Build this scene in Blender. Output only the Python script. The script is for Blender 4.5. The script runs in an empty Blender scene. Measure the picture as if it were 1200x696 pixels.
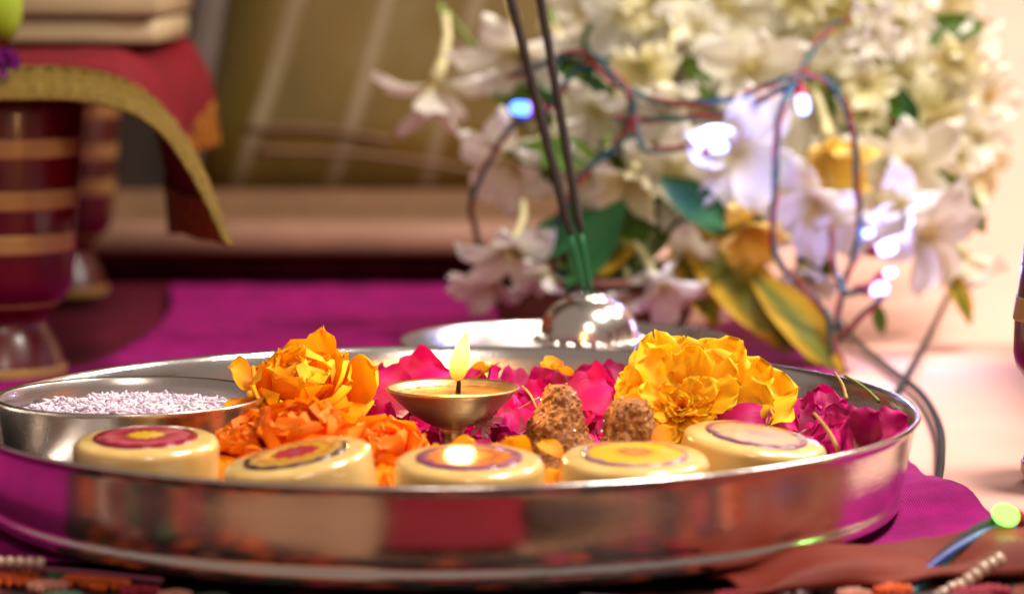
import bpy, math, random
from mathutils import Vector, Matrix, noise
R = math.radians
scene = bpy.context.scene
COL = scene.collection

# ------------------------------------------------------------------ camera
FPX, PITCH = 3541.0, R(6.31)
CAM = Vector((0.0218, -0.95, 0.172))
cam_d = bpy.data.cameras.new('camera')
cam = bpy.data.objects.new('camera', cam_d)
COL.objects.link(cam)
cam.location = CAM
cam.rotation_euler = (math.pi / 2 - PITCH, 0, 0)
cam_d.sensor_width = 36
cam_d.lens = FPX * 36 / 1200
cam_d.clip_start = 0.02
cam_d.clip_end = 20
cam_d.dof.use_dof = True
cam_d.dof.focus_distance = 0.98
cam_d.dof.aperture_fstop = 8.2
scene.camera = cam

# ------------------------------------------------------------------ world, lamps, exposure
world = bpy.data.worlds.new('World')
scene.world = world
world.use_nodes = True
wn = world.node_tree
wn.nodes['Background'].inputs[0].default_value = (0.56, 0.44, 0.38, 1)
wn.nodes['Background'].inputs[1].default_value = 0.42


def area(name, loc, target, size, power, color, shape='SQUARE', sy=None):
    d = bpy.data.lights.new(name, 'AREA')
    d.energy = power
    d.color = color
    d.size = size
    if sy:
        d.shape = 'RECTANGLE'
        d.size_y = sy
    o = bpy.data.objects.new(name, d)
    COL.objects.link(o)
    o.location = loc
    o.rotation_euler = (Vector(target) - Vector(loc)).to_track_quat('-Z', 'Y').to_euler()
    return o


area('ceiling_lamp', (0.42, -0.02, 0.88), (0.08, 0.12, 0.0), 0.22, 11.0, (1.0, 0.90, 0.79))
area('right_fill', (0.50, 0.42, 0.60), (0.26, 0.24, 0.0), 0.22, 4.2, (1.0, 0.88, 0.78))  # added light, brightens the peach sheet from behind right
area('front_lamp', (0.05, -0.95, 0.80), (0.05, -0.02, 0.02), 0.30, 3.2, (1.0, 0.86, 0.72))

scene.view_settings.view_transform = 'Standard'
scene.view_settings.look = 'None'
scene.view_settings.exposure = 0.22
scene.view_settings.gamma = 1.0
scene.view_settings.use_curve_mapping = False
scene.render.engine = 'CYCLES'
scene.cycles.use_denoising = True
scene.cycles.max_bounces = 8
scene.cycles.sample_clamp_indirect = 6.0
scene.cycles.caustics_refractive = False
scene.cycles.caustics_reflective = False


# ------------------------------------------------------------------ helpers
def ray(px, py):
    x, y = (px - 600) / FPX, (348 - py) / FPX
    c, s = math.cos(PITCH), math.sin(PITCH)
    return Vector((x, c + y * s, -s + y * c))


def W(px, py, Y):            # a point of the photograph at depth Y
    d = ray(px, py)
    return CAM + d * ((Y - CAM.y) / d.y)


def WZ(px, py, z):           # a point of the photograph at height z
    d = ray(px, py)
    return CAM + d * ((z - CAM.z) / d.z)


def mesh(name, vf, uv=None, smooth=True):
    v, f = vf[0], vf[1]
    if len(vf) > 2 and uv is None:
        uv = vf[2]
    m = bpy.data.meshes.new(name)
    m.from_pydata([tuple(p) for p in v], [], f)
    if uv:
        l = m.uv_layers.new(name='UVMap')
        idx = [0] * len(m.loops)
        m.loops.foreach_get('vertex_index', idx)
        flat = []
        for i in idx:
            flat += [uv[i][0], uv[i][1]]
        l.data.foreach_set('uv', flat)
    if smooth:
        m.polygons.foreach_set('use_smooth', [True] * len(m.polygons))
    m.update()
    return m


def obj(name, me, mat=None, parent=None, loc=(0, 0, 0), rot=None, mw=None):
    if isinstance(me, tuple):
        me = mesh(name, me)
    o = bpy.data.objects.new(name, me)
    COL.objects.link(o)
    if mat and me and not me.materials:
        me.materials.append(mat)
    if parent:
        o.parent = parent
    if mw is not None:
        o.matrix_basis = mw
    else:
        o.location = loc
        if rot:
            o.rotation_euler = rot
    return o


def tag(o, label, cat=None, group=None, kind=None):
    o['label'] = label
    if cat:
        o['category'] = cat
    if group:
        o['group'] = group
    if kind:
        o['kind'] = kind
    return o


def thing(name, loc, label, cat, group=None, rot=None):
    o = bpy.data.objects.new(name, None)
    COL.objects.link(o)
    o.empty_display_size = 0.01
    o.location = loc
    if rot:
        o.rotation_euler = rot
    return tag(o, label, cat, group)


def solid(o, t, offset=-1):
    m = o.modifiers.new('thickness', 'SOLIDIFY')
    m.thickness = t
    m.offset = offset
    return o


def lathe(prof, n=64, jitter=None):
    v, f, rings = [], [], []
    for (r, z) in prof:
        if r < 1e-7:
            rings.append([len(v)])
            v.append((0, 0, z))
        else:
            rings.append(list(range(len(v), len(v) + n)))
            for i in range(n):
                a = 2 * math.pi * i / n
                v.append((r * math.cos(a), r * math.sin(a), z))
    for a, b in zip(rings, rings[1:]):
        if len(a) == 1 and len(b) == 1:
            continue
        for i in range(n):
            j = (i + 1) % n
            if len(a) == 1:
                f.append((a[0], b[j], b[i]))
            elif len(b) == 1:
                f.append((a[i], a[j], b[0]))
            else:
                f.append((a[i], a[j], b[j], b[i]))
    if jitter:
        v = [jitter(Vector(p)) for p in v]
    return v, f


def grid(nu, nv, fn):
    v, f, uv = [], [], []
    for j in range(nv + 1):
        for i in range(nu + 1):
            a, b = i / nu, j / nv
            v.append(fn(a, b))
            uv.append((a, b))
    for j in range(nv):
        for i in range(nu):
            k = j * (nu + 1) + i
            f.append((k, k + 1, k + nu + 2, k + nu + 1))
    return v, f, uv


def catmull(pts, t):
    n = len(pts) - 1
    x = min(max(t, 0), 1) * n
    i = min(int(x), n - 1)
    u = x - i
    p = [pts[max(0, min(n, i + k))] for k in (-1, 0, 1, 2)]
    return 0.5 * ((2 * p[1]) + (p[2] - p[0]) * u + (2 * p[0] - 5 * p[1] + 4 * p[2] - p[3]) * u * u
                  + (3 * p[1] - p[0] - 3 * p[2] + p[3]) * u ** 3)


def spline(pts, n):
    pts = [Vector(p) for p in pts]
    return [catmull(pts, i / n) for i in range(n + 1)]


def frames(path):
    out, up = [], Vector((0.13, 0.21, 0.97)).normalized()
    for i, p in enumerate(path):
        a, b = path[max(0, i - 1)], path[min(len(path) - 1, i + 1)]
        t = (b - a).normalized()
        s = up - t * up.dot(t)
        if s.length < 1e-4:
            s = Vector((1, 0, 0)) - t * t.x
        s.normalize()
        up = s
        out.append((t, s, t.cross(s)))
    return out


def tube(path, rad, n=10, caps=True):
    v, f = [], []
    fr = frames(path)
    for i, (p, (t, s, b)) in enumerate(zip(path, fr)):
        r = rad(i / (len(path) - 1)) if callable(rad) else rad
        for k in range(n):
            a = 2 * math.pi * k / n
            v.append(p + (s * math.cos(a) + b * math.sin(a)) * r)
    for i in range(len(path) - 1):
        for k in range(n):
            q = (k + 1) % n
            f.append((i * n + k, i * n + q, (i + 1) * n + q, (i + 1) * n + k))
    if caps:
        f.append(tuple(range(n - 1, -1, -1)))
        f.append(tuple(range(len(v) - n, len(v))))
    return v, f


def twist(path, off, turns, phase):
    fr = frames(path)
    n = len(path) - 1
    return [p + (s * math.cos(phase + turns * 6.283 * i / n) + b * math.sin(phase + turns * 6.283 * i / n)) * off
            for i, (p, (t, s, b)) in enumerate(zip(path, fr))]


def join(parts):
    v, f = [], []
    for pv, pf in parts:
        k = len(v)
        v += list(pv)
        f += [tuple(i + k for i in q) for q in pf]
    return v, f


def shift(vf, d):
    d = Vector(d)
    return ([Vector(p) - d for p in vf[0]],) + tuple(vf[1:])


def basis(d, n, at=(0, 0, 0), s=1.0):
    d = Vector(d).normalized()
    n = Vector(n)
    n = (n - d * n.dot(d)).normalized()
    x = d.cross(n)
    m = Matrix((x, d, n)).transposed().to_4x4()
    m = Matrix.Translation(at) @ m
    if s != 1.0:
        m = m @ (Matrix.Diagonal((s[0], s[1], s[2], 1)) if isinstance(s, tuple) else Matrix.Scale(s, 4))
    return m


def box(sx, sy, sz, bev=0.0):
    """box on z=0 with chamfered edges"""
    b = bev
    if b <= 0:
        b = min(sx, sy, sz) * 0.02
    prof = [(b, 0), (0, b), (0, sz - b), (b, sz)]
    v, f, rings = [], [], []
    for (ins, z) in prof:
        x, y = sx / 2 - ins, sy / 2 - ins
        rings.append(len(v))
        for (cx, cy) in ((1, -1), (1, 1), (-1, 1), (-1, -1)):
            if cx * cy < 0:
                v += [(cx * (x - b), cy * y, z), (cx * x, cy * (y - b), z)]
            else:
                v += [(cx * x, cy * (y - b), z), (cx * (x - b), cy * y, z)]
    for a, c in zip(rings, rings[1:]):
        for i in range(8):
            j = (i + 1) % 8
            f.append((a + i, a + j, c + j, c + i))
    f.append(tuple(range(7, -1, -1)))
    f.append(tuple(range(rings[-1], rings[-1] + 8)))
    return v, f


# ------------------------------------------------------------------ materials
def srgb(r, g, b):
    def c(x):
        x /= 255.0
        return x / 12.92 if x <= 0.04045 else ((x + 0.055) / 1.055) ** 2.4
    return (c(r), c(g), c(b), 1)


class Mat:
    def __init__(s, name):
        s.m = bpy.data.materials.new(name)
        s.m.use_nodes = True
        s.t = s.m.node_tree
        s.p = s.t.nodes['Principled BSDF']
        s.out = s.t.nodes['Material Output']

    def n(s, typ, **kw):
        x = s.t.nodes.new(typ)
        for k, v in kw.items():
            if k in x.inputs:
                x.inputs[k].default_value = v
            else:
                setattr(x, k, v)
        return x

    def l(s, a, b):
        s.t.links.new(a, b)

    def set(s, **kw):
        for k, v in kw.items():
            s.p.inputs[k.replace('_', ' ')].default_value = v
        return s

    def coord(s, kind='Object', scale=(1, 1, 1)):
        c = s.n('ShaderNodeTexCoord')
        mp = s.n('ShaderNodeMapping')
        mp.inputs['Scale'].default_value = scale
        s.l(c.outputs[kind], mp.inputs[0])
        return mp.outputs[0]

    def noise(s, scale, detail=4, rough=0.55, vec=None, kind='Object', vscale=(1, 1, 1)):
        x = s.n('ShaderNodeTexNoise')
        x.inputs['Scale'].default_value = scale
        x.inputs['Detail'].default_value = detail
        x.inputs['Roughness'].default_value = rough
        s.l(vec or s.coord(kind, vscale), x.inputs['Vector'])
        return x.outputs['Fac']

    def ramp(s, fac, stops):
        x = s.n('ShaderNodeValToRGB')
        e = x.color_ramp.elements
        while len(e) < len(stops):
            e.new(0.5)
        for i, (p, c) in enumerate(stops):
            e[i].position = p
            e[i].color = c
        s.l(fac, x.inputs[0])
        return x.outputs[0]

    def bump(s, h, strength=0.3, dist=0.001):
        x = s.n('ShaderNodeBump')
        x.inputs['Strength'].default_value = strength
        x.inputs['Distance'].default_value = dist
        s.l(h, x.inputs['Height'])
        s.l(x.outputs[0], s.p.inputs['Normal'])
        return x.outputs[0]

    def color(s, sock):
        s.l(sock, s.p.inputs['Base Color'])
        return s

    def translucent(s, sock_or_col, amount):
        t = s.n('ShaderNodeBsdfTranslucent')
        if isinstance(sock_or_col, tuple):
            t.inputs[0].default_value = sock_or_col
        else:
            s.l(sock_or_col, t.inputs[0])
        mx = s.n('ShaderNodeMixShader')
        mx.inputs[0].default_value = amount
        s.l(s.p.outputs[0], mx.inputs[1])
        s.l(t.outputs[0], mx.inputs[2])
        s.l(mx.outputs[0], s.out.inputs[0])
        return s

    def rnd(s):
        return s.n('ShaderNodeObjectInfo').outputs['Random']


def steel(name, tint, rough, var=0.10, bumps=0.05):
    m = Mat(name)
    m.set(Metallic=1.0, Base_Color=tint)
    n1 = m.noise(60, 5)
    mr = m.n('ShaderNodeMapRange')
    mr.inputs['To Min'].default_value = rough
    mr.inputs['To Max'].default_value = rough + var
    m.l(n1, mr.inputs['Value'])
    m.l(mr.outputs[0], m.p.inputs['Roughness'])
    n2 = m.noise(240, 3, vscale=(1, 1, 6))
    m.bump(n2, bumps, 0.0006)
    return m.m


M = {}
M['steel'] = steel('polished_steel', (0.76, 0.72, 0.69, 1), 0.07, 0.22, 0.14)
M['bowl_steel'] = steel('satin_steel', (0.66, 0.60, 0.56, 1), 0.20, 0.12)
M['silver'] = steel('silver_metal', (0.90, 0.83, 0.76, 1), 0.14, 0.10, 0.15)
M['brass'] = steel('aged_brass', (0.58, 0.39, 0.19, 1), 0.26, 0.22, 0.25)


def cloth_mat(name, c1, c2, weave=900, sheen=0.0, rough=0.8, nscale=25, bump=0.25, spec=0.25):
    m = Mat(name)
    n = m.noise(nscale, 5)
    m.color(m.ramp(n, [(0.3, c1), (0.7, c2)]))
    w = m.n('ShaderNodeTexWave')
    w.inputs['Scale'].default_value = weave
    w.inputs['Distortion'].default_value = 3.0
    m.l(m.coord(), w.inputs['Vector'])
    n3 = m.noise(weave * 0.8, 2)
    ad = m.n('ShaderNodeMath', operation='ADD')
    m.l(w.outputs['Fac'], ad.inputs[0])
    m.l(n3, ad.inputs[1])
    m.bump(ad.outputs[0], bump, 0.0005)
    m.set(Roughness=rough, Sheen_Weight=sheen, Specular_IOR_Level=spec)
    return m.m


M['magenta_cloth'] = cloth_mat('magenta_cloth', srgb(132, 0, 96), srgb(174, 0, 122), weave=420, bump=0.7, nscale=60)
M['maroon_cloth'] = cloth_mat('maroon_cloth', srgb(66, 1, 24), srgb(104, 3, 40))
M['red_cloth'] = cloth_mat('red_cloth', srgb(92, 1, 16), srgb(122, 5, 26))
M['peach_cloth'] = cloth_mat('peach_cloth', srgb(222, 172, 156), srgb(234, 188, 172), weave=300, nscale=9, bump=0.1)
M['rust_satin'] = cloth_mat('rust_satin', srgb(96, 24, 10), srgb(132, 42, 20), rough=0.62, sheen=0.0, spec=0.25)
M['dark_cloth'] = cloth_mat('dark_cloth', srgb(60, 42, 48), srgb(92, 74, 84))
M['brown_floor'] = cloth_mat('brown_floor', srgb(124, 88, 66), srgb(152, 112, 86), weave=200, sheen=0, rough=0.6)
M['rug'] = cloth_mat('rug_weave', srgb(44, 12, 14), srgb(74, 22, 22), weave=500, nscale=90, bump=0.8)
m = Mat('rug_pattern')
vo = m.n('ShaderNodeTexVoronoi')
vo.inputs['Scale'].default_value = 95
m.l(m.coord(), vo.inputs['Vector'])
sc = m.n('ShaderNodeSeparateColor')
m.l(vo.outputs['Color'], sc.inputs[0])
rc_ = m.ramp(sc.outputs[0], [(0.0, srgb(40, 10, 14)), (0.36, srgb(60, 14, 18)), (0.40, srgb(176, 62, 20)), (0.62, srgb(200, 84, 30)), (0.66, srgb(34, 58, 44)), (0.82, srgb(48, 16, 20)), (1.0, srgb(160, 40, 60))])
dk2 = m.ramp(vo.outputs['Distance'], [(0.25, (1, 1, 1, 1)), (0.6, (0.25, 0.2, 0.2, 1))])
mu_ = m.n('ShaderNodeMixRGB', blend_type='MULTIPLY')
mu_.inputs[0].default_value = 1.0
m.l(rc_, mu_.inputs[1])
m.l(dk2, mu_.inputs[2])
m.color(mu_.outputs[0])
m.set(Roughness=0.85)
m.bump(m.noise(700, 3), 0.9, 0.0008)
M['rug'] = m.m
M['cream_wood'] = cloth_mat('cream_wood', srgb(166, 148, 112), srgb(188, 168, 132), weave=120, sheen=0, rough=0.5, bump=0.05)
M['grey_wall'] = cloth_mat('grey_wall', srgb(104, 92, 84), srgb(124, 112, 104), weave=60, sheen=0, bump=0.1)


def gold_mat(name, c1, c2, scale):
    m = Mat(name)
    w = m.n('ShaderNodeTexWave')
    w.inputs['Scale'].default_value = scale
    w.inputs['Distortion'].default_value = 5
    w.inputs['Detail'].default_value = 3
    w.inputs['Detail Scale'].default_value = 3
    m.l(m.coord(), w.inputs['Vector'])
    n = m.noise(scale * 2.2, 4)
    mx = m.n('ShaderNodeMath', operation='MULTIPLY')
    m.l(w.outputs['Fac'], mx.inputs[0])
    m.l(n, mx.inputs[1])
    m.color(m.ramp(mx.outputs[0], [(0.1, c1), (0.45, c2)]))
    m.set(Metallic=0.55, Roughness=0.42)
    m.bump(mx.outputs[0], 0.9, 0.001)
    return m.m


M['gold_braid'] = gold_mat('gold_braid', srgb(70, 54, 12), srgb(172, 140, 52), 420)
M['gold_brocade'] = gold_mat('gold_brocade', srgb(120, 56, 10), srgb(210, 140, 40), 160)


def lacquer(name, col, rough=0.32, metallic=0.0):
    m = Mat(name)
    n = m.noise(90, 4)
    m.color(m.ramp(n, [(0.3, tuple(c * 0.8 for c in col[:3]) + (1,)), (0.7, col)]))
    m.set(Roughness=rough, Coat_Weight=0.22, Coat_Roughness=0.12, Metallic=metallic)
    m.bump(m.noise(400, 3), 0.12, 0.0005)
    return m.m


M['lacquer'] = lacquer('maroon_lacquer', srgb(92, 2, 11))
M['gold_band'] = lacquer('gold_band', srgb(186, 146, 82), 0.38, 0.1)


def simple(name, col, rough=0.5, metallic=0.0, bump=0.0, scale=300, **kw):
    m = Mat(name)
    n = m.noise(scale, 4)
    m.color(m.ramp(n, [(0.25, tuple(c * 0.72 for c in col[:3]) + (1,)), (0.75, col)]))
    m.set(Roughness=rough, Metallic=metallic, **kw)
    if bump:
        m.bump(n, bump, 0.0006)
    return m.m


M['black_rubber'] = simple('black_cable', srgb(34, 26, 22), 0.8)
M['wire_red'] = simple('red_wire', srgb(168, 12, 24), 0.4)
M['wire_teal'] = simple('teal_wire', srgb(8, 92, 92), 0.4)
M['wire_green'] = simple('dark_teal_wire', srgb(10, 72, 92), 0.4)
M['wire_blue'] = simple('blue_wire', srgb(40, 62, 150), 0.4)
M['incense'] = simple('incense_paste', srgb(62, 52, 46), 0.9, bump=0.8, scale=900)
M['green_stick'] = simple('dyed_green_bamboo', srgb(22, 112, 62), 0.6)
M['terracotta'] = simple('terracotta', srgb(112, 62, 46), 0.8, bump=0.3, scale=120)
M['stem_green'] = simple('stem_green', srgb(120, 140, 56), 0.5)
M['flower_tube'] = simple('flower_tube', srgb(214, 204, 150), 0.5)
M['straw'] = simple('dry_stem', srgb(186, 142, 70), 0.6)
M['frame_wood'] = simple('pinkish_wood', srgb(172, 128, 106), 0.55, bump=0.1, scale=40)
M['frame_bevel'] = simple('brown_bevel', srgb(126, 92, 64), 0.5, bump=0.1, scale=40)
M['wick'] = simple('charred_wick', srgb(30, 22, 18), 0.9)
M['bead'] = simple('pearl_bead', srgb(206, 172, 150), 0.25, Coat_Weight=0.4)
M['green_fruit'] = simple('green_fruit', srgb(140, 160, 30), 0.35, scale=60)


def petal_mat(name, stops, trans=0.3, rough=0.55, sheen=0.03, vary=0.12, fib=60, spec=0.3):
    """colour runs from the petal's base (v=0) to its tip (v=1)"""
    m = Mat(name)
    c = m.n('ShaderNodeTexCoord')
    sp = m.n('ShaderNodeSeparateXYZ')
    m.l(c.outputs['UV'], sp.inputs[0])
    nz = m.n('ShaderNodeTexNoise')
    nz.inputs['Scale'].default_value = 6
    nz.inputs['Detail'].default_value = 4
    m.l(c.outputs['UV'], nz.inputs['Vector'])
    a = m.n('ShaderNodeMath', operation='MULTIPLY_ADD')
    m.l(nz.outputs['Fac'], a.inputs[0])
    a.inputs[1].default_value = 0.35
    m.l(sp.outputs['Y'], a.inputs[2])
    a2 = m.n('ShaderNodeMath', operation='SUBTRACT')
    m.l(a.outputs[0], a2.inputs[0])
    a2.inputs[1].default_value = 0.17
    col = m.ramp(a2.outputs[0], stops)
    hs = m.n('ShaderNodeHueSaturation')
    mr = m.n('ShaderNodeMapRange')
    mr.inputs['To Min'].default_value = 1 - vary
    mr.inputs['To Max'].default_value = 1 + vary
    m.l(m.rnd(), mr.inputs['Value'])
    m.l(mr.outputs[0], hs.inputs['Value'])
    m.l(col, hs.inputs['Color'])
    col = hs.outputs[0]
    m.color(col)
    mp = m.n('ShaderNodeMapping')
    mp.inputs['Scale'].default_value = (fib, 3, 1)
    m.l(c.outputs['UV'], mp.inputs[0])
    n2 = m.n('ShaderNodeTexNoise')
    n2.inputs['Scale'].default_value = 1
    n2.inputs['Detail'].default_value = 3
    m.l(mp.outputs[0], n2.inputs['Vector'])
    m.bump(n2.outputs['Fac'], 0.35, 0.0006)
    m.set(Roughness=rough, Sheen_Weight=sheen, Specular_IOR_Level=spec)
    m.translucent(col, trans)
    return m.m


M['marigold_yellow'] = petal_mat('yellow_marigold', [(0.0, srgb(230, 84, 0)), (0.32, srgb(248, 146, 2)), (0.58, srgb(255, 192, 8)), (1.0, srgb(255, 218, 34))], trans=0.32, vary=0.1)
M['marigold_amber'] = petal_mat('amber_marigold', [(0.0, srgb(226, 106, 2)), (0.35, srgb(250, 158, 6)), (1.0, srgb(255, 188, 16))], trans=0.35)
M['marigold_orange'] = petal_mat('orange_marigold', [(0.0, srgb(206, 66, 2)), (0.4, srgb(246, 116, 4)), (1.0, srgb(255, 146, 14))], trans=0.35)
M['rose'] = petal_mat('rose_petal', [(0.0, srgb(214, 150, 150)), (0.1, srgb(142, 2, 52)), (0.6, srgb(190, 2, 98)), (1.0, srgb(212, 4, 128))], trans=0.18, vary=0.35, spec=0.25)
M['rose_pale'] = petal_mat('pale_rose_petal', [(0.0, srgb(240, 214, 180)), (0.5, srgb(240, 180, 170)), (1.0, srgb(226, 70, 120))], vary=0.1)
M['white_petal'] = petal_mat('white_petal', [(0.0, srgb(214, 200, 130)), (0.3, srgb(238, 234, 214)), (1.0, srgb(244, 241, 232))], trans=0.35, vary=0.06)
M['cream_petal'] = petal_mat('cream_petal', [(0.0, srgb(196, 182, 96)), (0.4, srgb(236, 230, 178)), (1.0, srgb(244, 240, 214))], trans=0.35, vary=0.06)
M['yellow_petal'] = petal_mat('yellow_petal', [(0.0, srgb(190, 150, 40)), (0.5, srgb(238, 200, 70)), (1.0, srgb(246, 220, 120))], trans=0.35, vary=0.06)
M['leaf'] = petal_mat('green_leaf', [(0.0, srgb(96, 110, 30)), (0.5, srgb(74, 112, 26)), (1.0, srgb(110, 138, 40))], trans=0.25, vary=0.35, fib=30)
M['leaf_dark'] = petal_mat('dark_green_leaf', [(0.0, srgb(40, 84, 40)), (0.5, srgb(34, 90, 46)), (1.0, srgb(60, 110, 60))], trans=0.2, vary=0.25, fib=30)
M['purple_petal'] = petal_mat('purple_petal', [(0.0, srgb(90, 10, 90)), (1.0, srgb(140, 30, 140))])


def emit(name, col, strength):
    m = Mat(name)
    e = m.n('ShaderNodeEmission')
    e.inputs[0].default_value = col
    e.inputs[1].default_value = strength
    m.l(e.outputs[0], m.out.inputs[0])
    m.m.cycles.emission_sampling = 'NONE'
    return m.m


M['led_white'] = emit('lit_white_led', (0.30, 0.38, 1.0, 1), 6)
M['led_blue'] = emit('lit_blue_led', (0.06, 0.16, 1.0, 1), 7)
M['led_violet'] = emit('lit_violet_led', (0.55, 0.32, 1.0, 1), 7)
M['led_green'] = emit('lit_green_led', (0.30, 1.0, 0.12, 1), 2.4)
M['led_green_dim'] = emit('dim_green_led', (0.04, 0.8, 0.06, 1), 1.0)

# ------------------------------------------------------------------ the setting: cloths on the floor, walls
fl = obj('floor', (lambda: grid(4, 4, lambda a, b: (-2 + 4 * a, -2.2 + 4.6 * b, -0.006)))(), M['brown_floor'])
tag(fl, 'brown floor under the spread cloths', kind='structure')
wl = obj('wall', grid(4, 4, lambda a, b: (-2 + 4 * a, 1.25, -0.006 + 1.8 * b)), M['grey_wall'])
tag(wl, 'plain grey wall behind the picture', kind='structure')


def sheet(name, pts_fn, nu, nv, mat, amp, freq, seed, z0, thick=0.0007):
    def fn(a, b):
        x, y = pts_fn(a, b)
        p = Vector((x * freq, y * freq, seed))
        h = abs(noise.noise(p)) * amp + (noise.noise(p * 2.7) * 0.5 + 0.5) * amp * 0.35
        return (x, y, z0 + h)
    o = obj(name, grid(nu, nv, fn), mat)
    solid(o, thick)
    return o


o = sheet('ground_cloth', lambda a, b: (-0.9 + 1.06 * a, -0.06 + 0.92 * b), 90, 90, M['maroon_cloth'], 0.0025, 9, 3.1, -0.0055)
tag(o, 'dark maroon cloth spread under the stool and the magenta cloth', 'cloth')


def mag(a, b):
    y = -0.088 + 0.745 * b
    xl = catmull([Vector((-0.62, 0, 0)), Vector((-0.60, 0, 0)), Vector((-0.33, 0, 0)), Vector((-0.185, 0, 0)), Vector((-0.15, 0, 0)), Vector((-0.148, 0, 0)), Vector((-0.16, 0, 0))], b).x
    xr = catmull([Vector((0.174, 0, 0)), Vector((0.162, 0, 0)), Vector((0.157, 0, 0)), Vector((0.158, 0, 0)), Vector((0.152, 0, 0)), Vector((0.132, 0, 0)), Vector((0.11, 0, 0))], b).x
    return xl + (xr - xl) * a, y + 0.004 * math.sin(a * 9)


def mag_fn(a, b):
    x, y = mag(a, b)
    r = math.hypot(x, y)
    k = min(1, max(0, (r - 0.12) / 0.05))
    p = Vector((x * 11, y * 11, 7.7))
    h = k * (abs(noise.noise(p)) * 0.004 + abs(noise.noise(p * 2.6)) * 0.0022 + abs(noise.noise(Vector((x * 70 + y * 20, y * 40, 3)))) * 0.0012)
    # the corner lifts a little beside the plate
    c = math.exp(-((x - 0.155) ** 2 + (y - 0.0) ** 2) / 0.0012)
    return (x, y, -0.0005 + h + 0.006 * c * k)


o = obj('magenta_cloth', grid(120, 120, mag_fn), M['magenta_cloth'])
solid(o, 0.0006)
tag(o, 'bright magenta cloth spread flat under the large steel plate', 'cloth')


def pink_fn(a, b):
    x = 0.085 + 1.0 * a
    s = b * 1.75
    if s < 0.55:
        y, z = -0.05 + s, -0.003
    elif s < 1.10:
        t = (s - 0.55) / 0.55
        y, z = 0.50 + 0.35 * math.sin(t * math.pi / 2), -0.003 + 0.35 * (1 - math.cos(t * math.pi / 2))
    else:
        y, z = 0.85, 0.347 + (s - 1.10)
    p = Vector((x * 5, s * 2.0, 1.7))
    w = 0.018 * noise.noise(p) * min(1, max(0, (s - 0.15) / 0.3))
    if s >= 0.55:
        k = min(1, (s - 0.55) / 0.55)
        y -= abs(w) * k * 1.5
        z += abs(w) * (1 - k)
    else:
        z += abs(w) * 0.8
    return (x, y, z)


o = obj('peach_sheet', grid(70, 90, pink_fn), M['peach_cloth'])
solid(o, 0.001)
tag(o, 'pale peach sheet lying under the black cable and rising behind the flowers', 'sheet')


def rust_fn(a, b):
    p0, p1 = WZ(845, 682, 0.0), WZ(1330, 650, 0.0)
    c = p0.lerp(p1, a)
    wid = 0.028 + 0.012 * a
    y = c.y - 0.018 + wid * b * 1.45
    h = 0.0085 * math.sin(math.pi * min(1, b * 1.08)) ** 0.8 * min(1, a * 3.5 + 0.05) * (0.55 + 0.45 * math.sin(6.0 * a + 0.4) ** 2)
    h += 0.003 * noise.noise(Vector((a * 7, b * 4, 2)))
    return (c.x + 0.004 * math.sin(8 * b), y, 0.0005 + max(h, 0))


o = obj('rust_cloth', grid(60, 26, rust_fn), M['rust_satin'])
solid(o, 0.0006)
tag(o, 'folded rust brown satin cloth in front of the magenta cloth corner', 'cloth')

# things lying on the floor in front of the plate; the steel shows them
o = sheet('red_mat', lambda a, b: (-0.020 + 0.056 * a, -0.262 + 0.098 * b), 12, 20, M['red_cloth'], 0.004, 14, 9.1, 0.001)
tag(o, 'red cloth lying on the floor before the plate, mirrored in its side', 'cloth')
o = sheet('dark_shawl', lambda a, b: (0.040 + 0.36 * a, -0.42 + 0.25 * b), 30, 24, M['dark_cloth'], 0.012, 9, 4.4, 0.001)
tag(o, 'dark grey cloth lying on the floor before the plate, mirrored in its side', 'cloth')

# ------------------------------------------------------------------ embroidered rug
rug = thing('embroidered_rug', (0, -0.2, -0.004), 'dark embroidered runner with orange flowers along the front of the plate', 'runner')
rb = obj('weave', shift(grid(80, 14, lambda a, b: Vector((-0.42 + 0.9 * a, -0.160 + 0.100 * b, -0.003 + 0.0022 * abs(noise.noise(Vector((a * 60, b * 9, 0))))))), (0, -0.2, -0.004)), M['rug'], rug)
M['thread_orange'] = simple('orange_thread', srgb(226, 92, 24), 0.7, bump=0.6, scale=800)
M['thread_pink'] = simple('pink_thread', srgb(212, 140, 120), 0.7, bump=0.6, scale=800)
M['thread_mauve'] = simple('mauve_thread', srgb(140, 62, 92), 0.7, bump=0.6, scale=800)
M['thread_green'] = simple('green_thread', srgb(58, 92, 66), 0.7, bump=0.6, scale=800)
M['thread_white'] = simple('white_thread', srgb(214, 192, 192), 0.6, bump=0.6, scale=800)
M['thread_crimson'] = simple('crimson_thread', srgb(160, 14, 52), 0.7, bump=0.6, scale=800)
rnd = random.Random(4)


def blob(rx, ry, rz, n=8, m=5):
    return lathe([(math.sin(math.pi * i / m) * 1.0 if 0 < i < m else 0.0, -math.cos(math.pi * i / m)) for i in range(m + 1)], n,
                 lambda p: Vector((p.x * rx, p.y * ry, p.z * rz)))


def motif(px, py, mat, size, petals=9):
    c = WZ(px, py + 6, -0.002)
    parts = []
    for k in range(petals * 2):
        a = 6.283 * k / petals / 2 + rnd.random() * 0.4
        for ring in (1.0, 0.62, 0.28):
            v, f = blob(size * 0.22, size * 0.07, 0.0013, 6, 4)
            d = Vector((math.cos(a + ring), math.sin(a + ring), 0)) * size * ring * 0.8
            rot = Matrix.Rotation(a + ring + rnd.gauss(0, .25), 3, 'Z')
            parts.append(([rot @ Vector(q) + d + Vector((0, 0, 0.0006 * (2 - ring) + rnd.random() * 0.0006)) for q in v], f))
    obj('embroidered_motif', join(parts), mat, rug, loc=c - rug.location)


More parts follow.
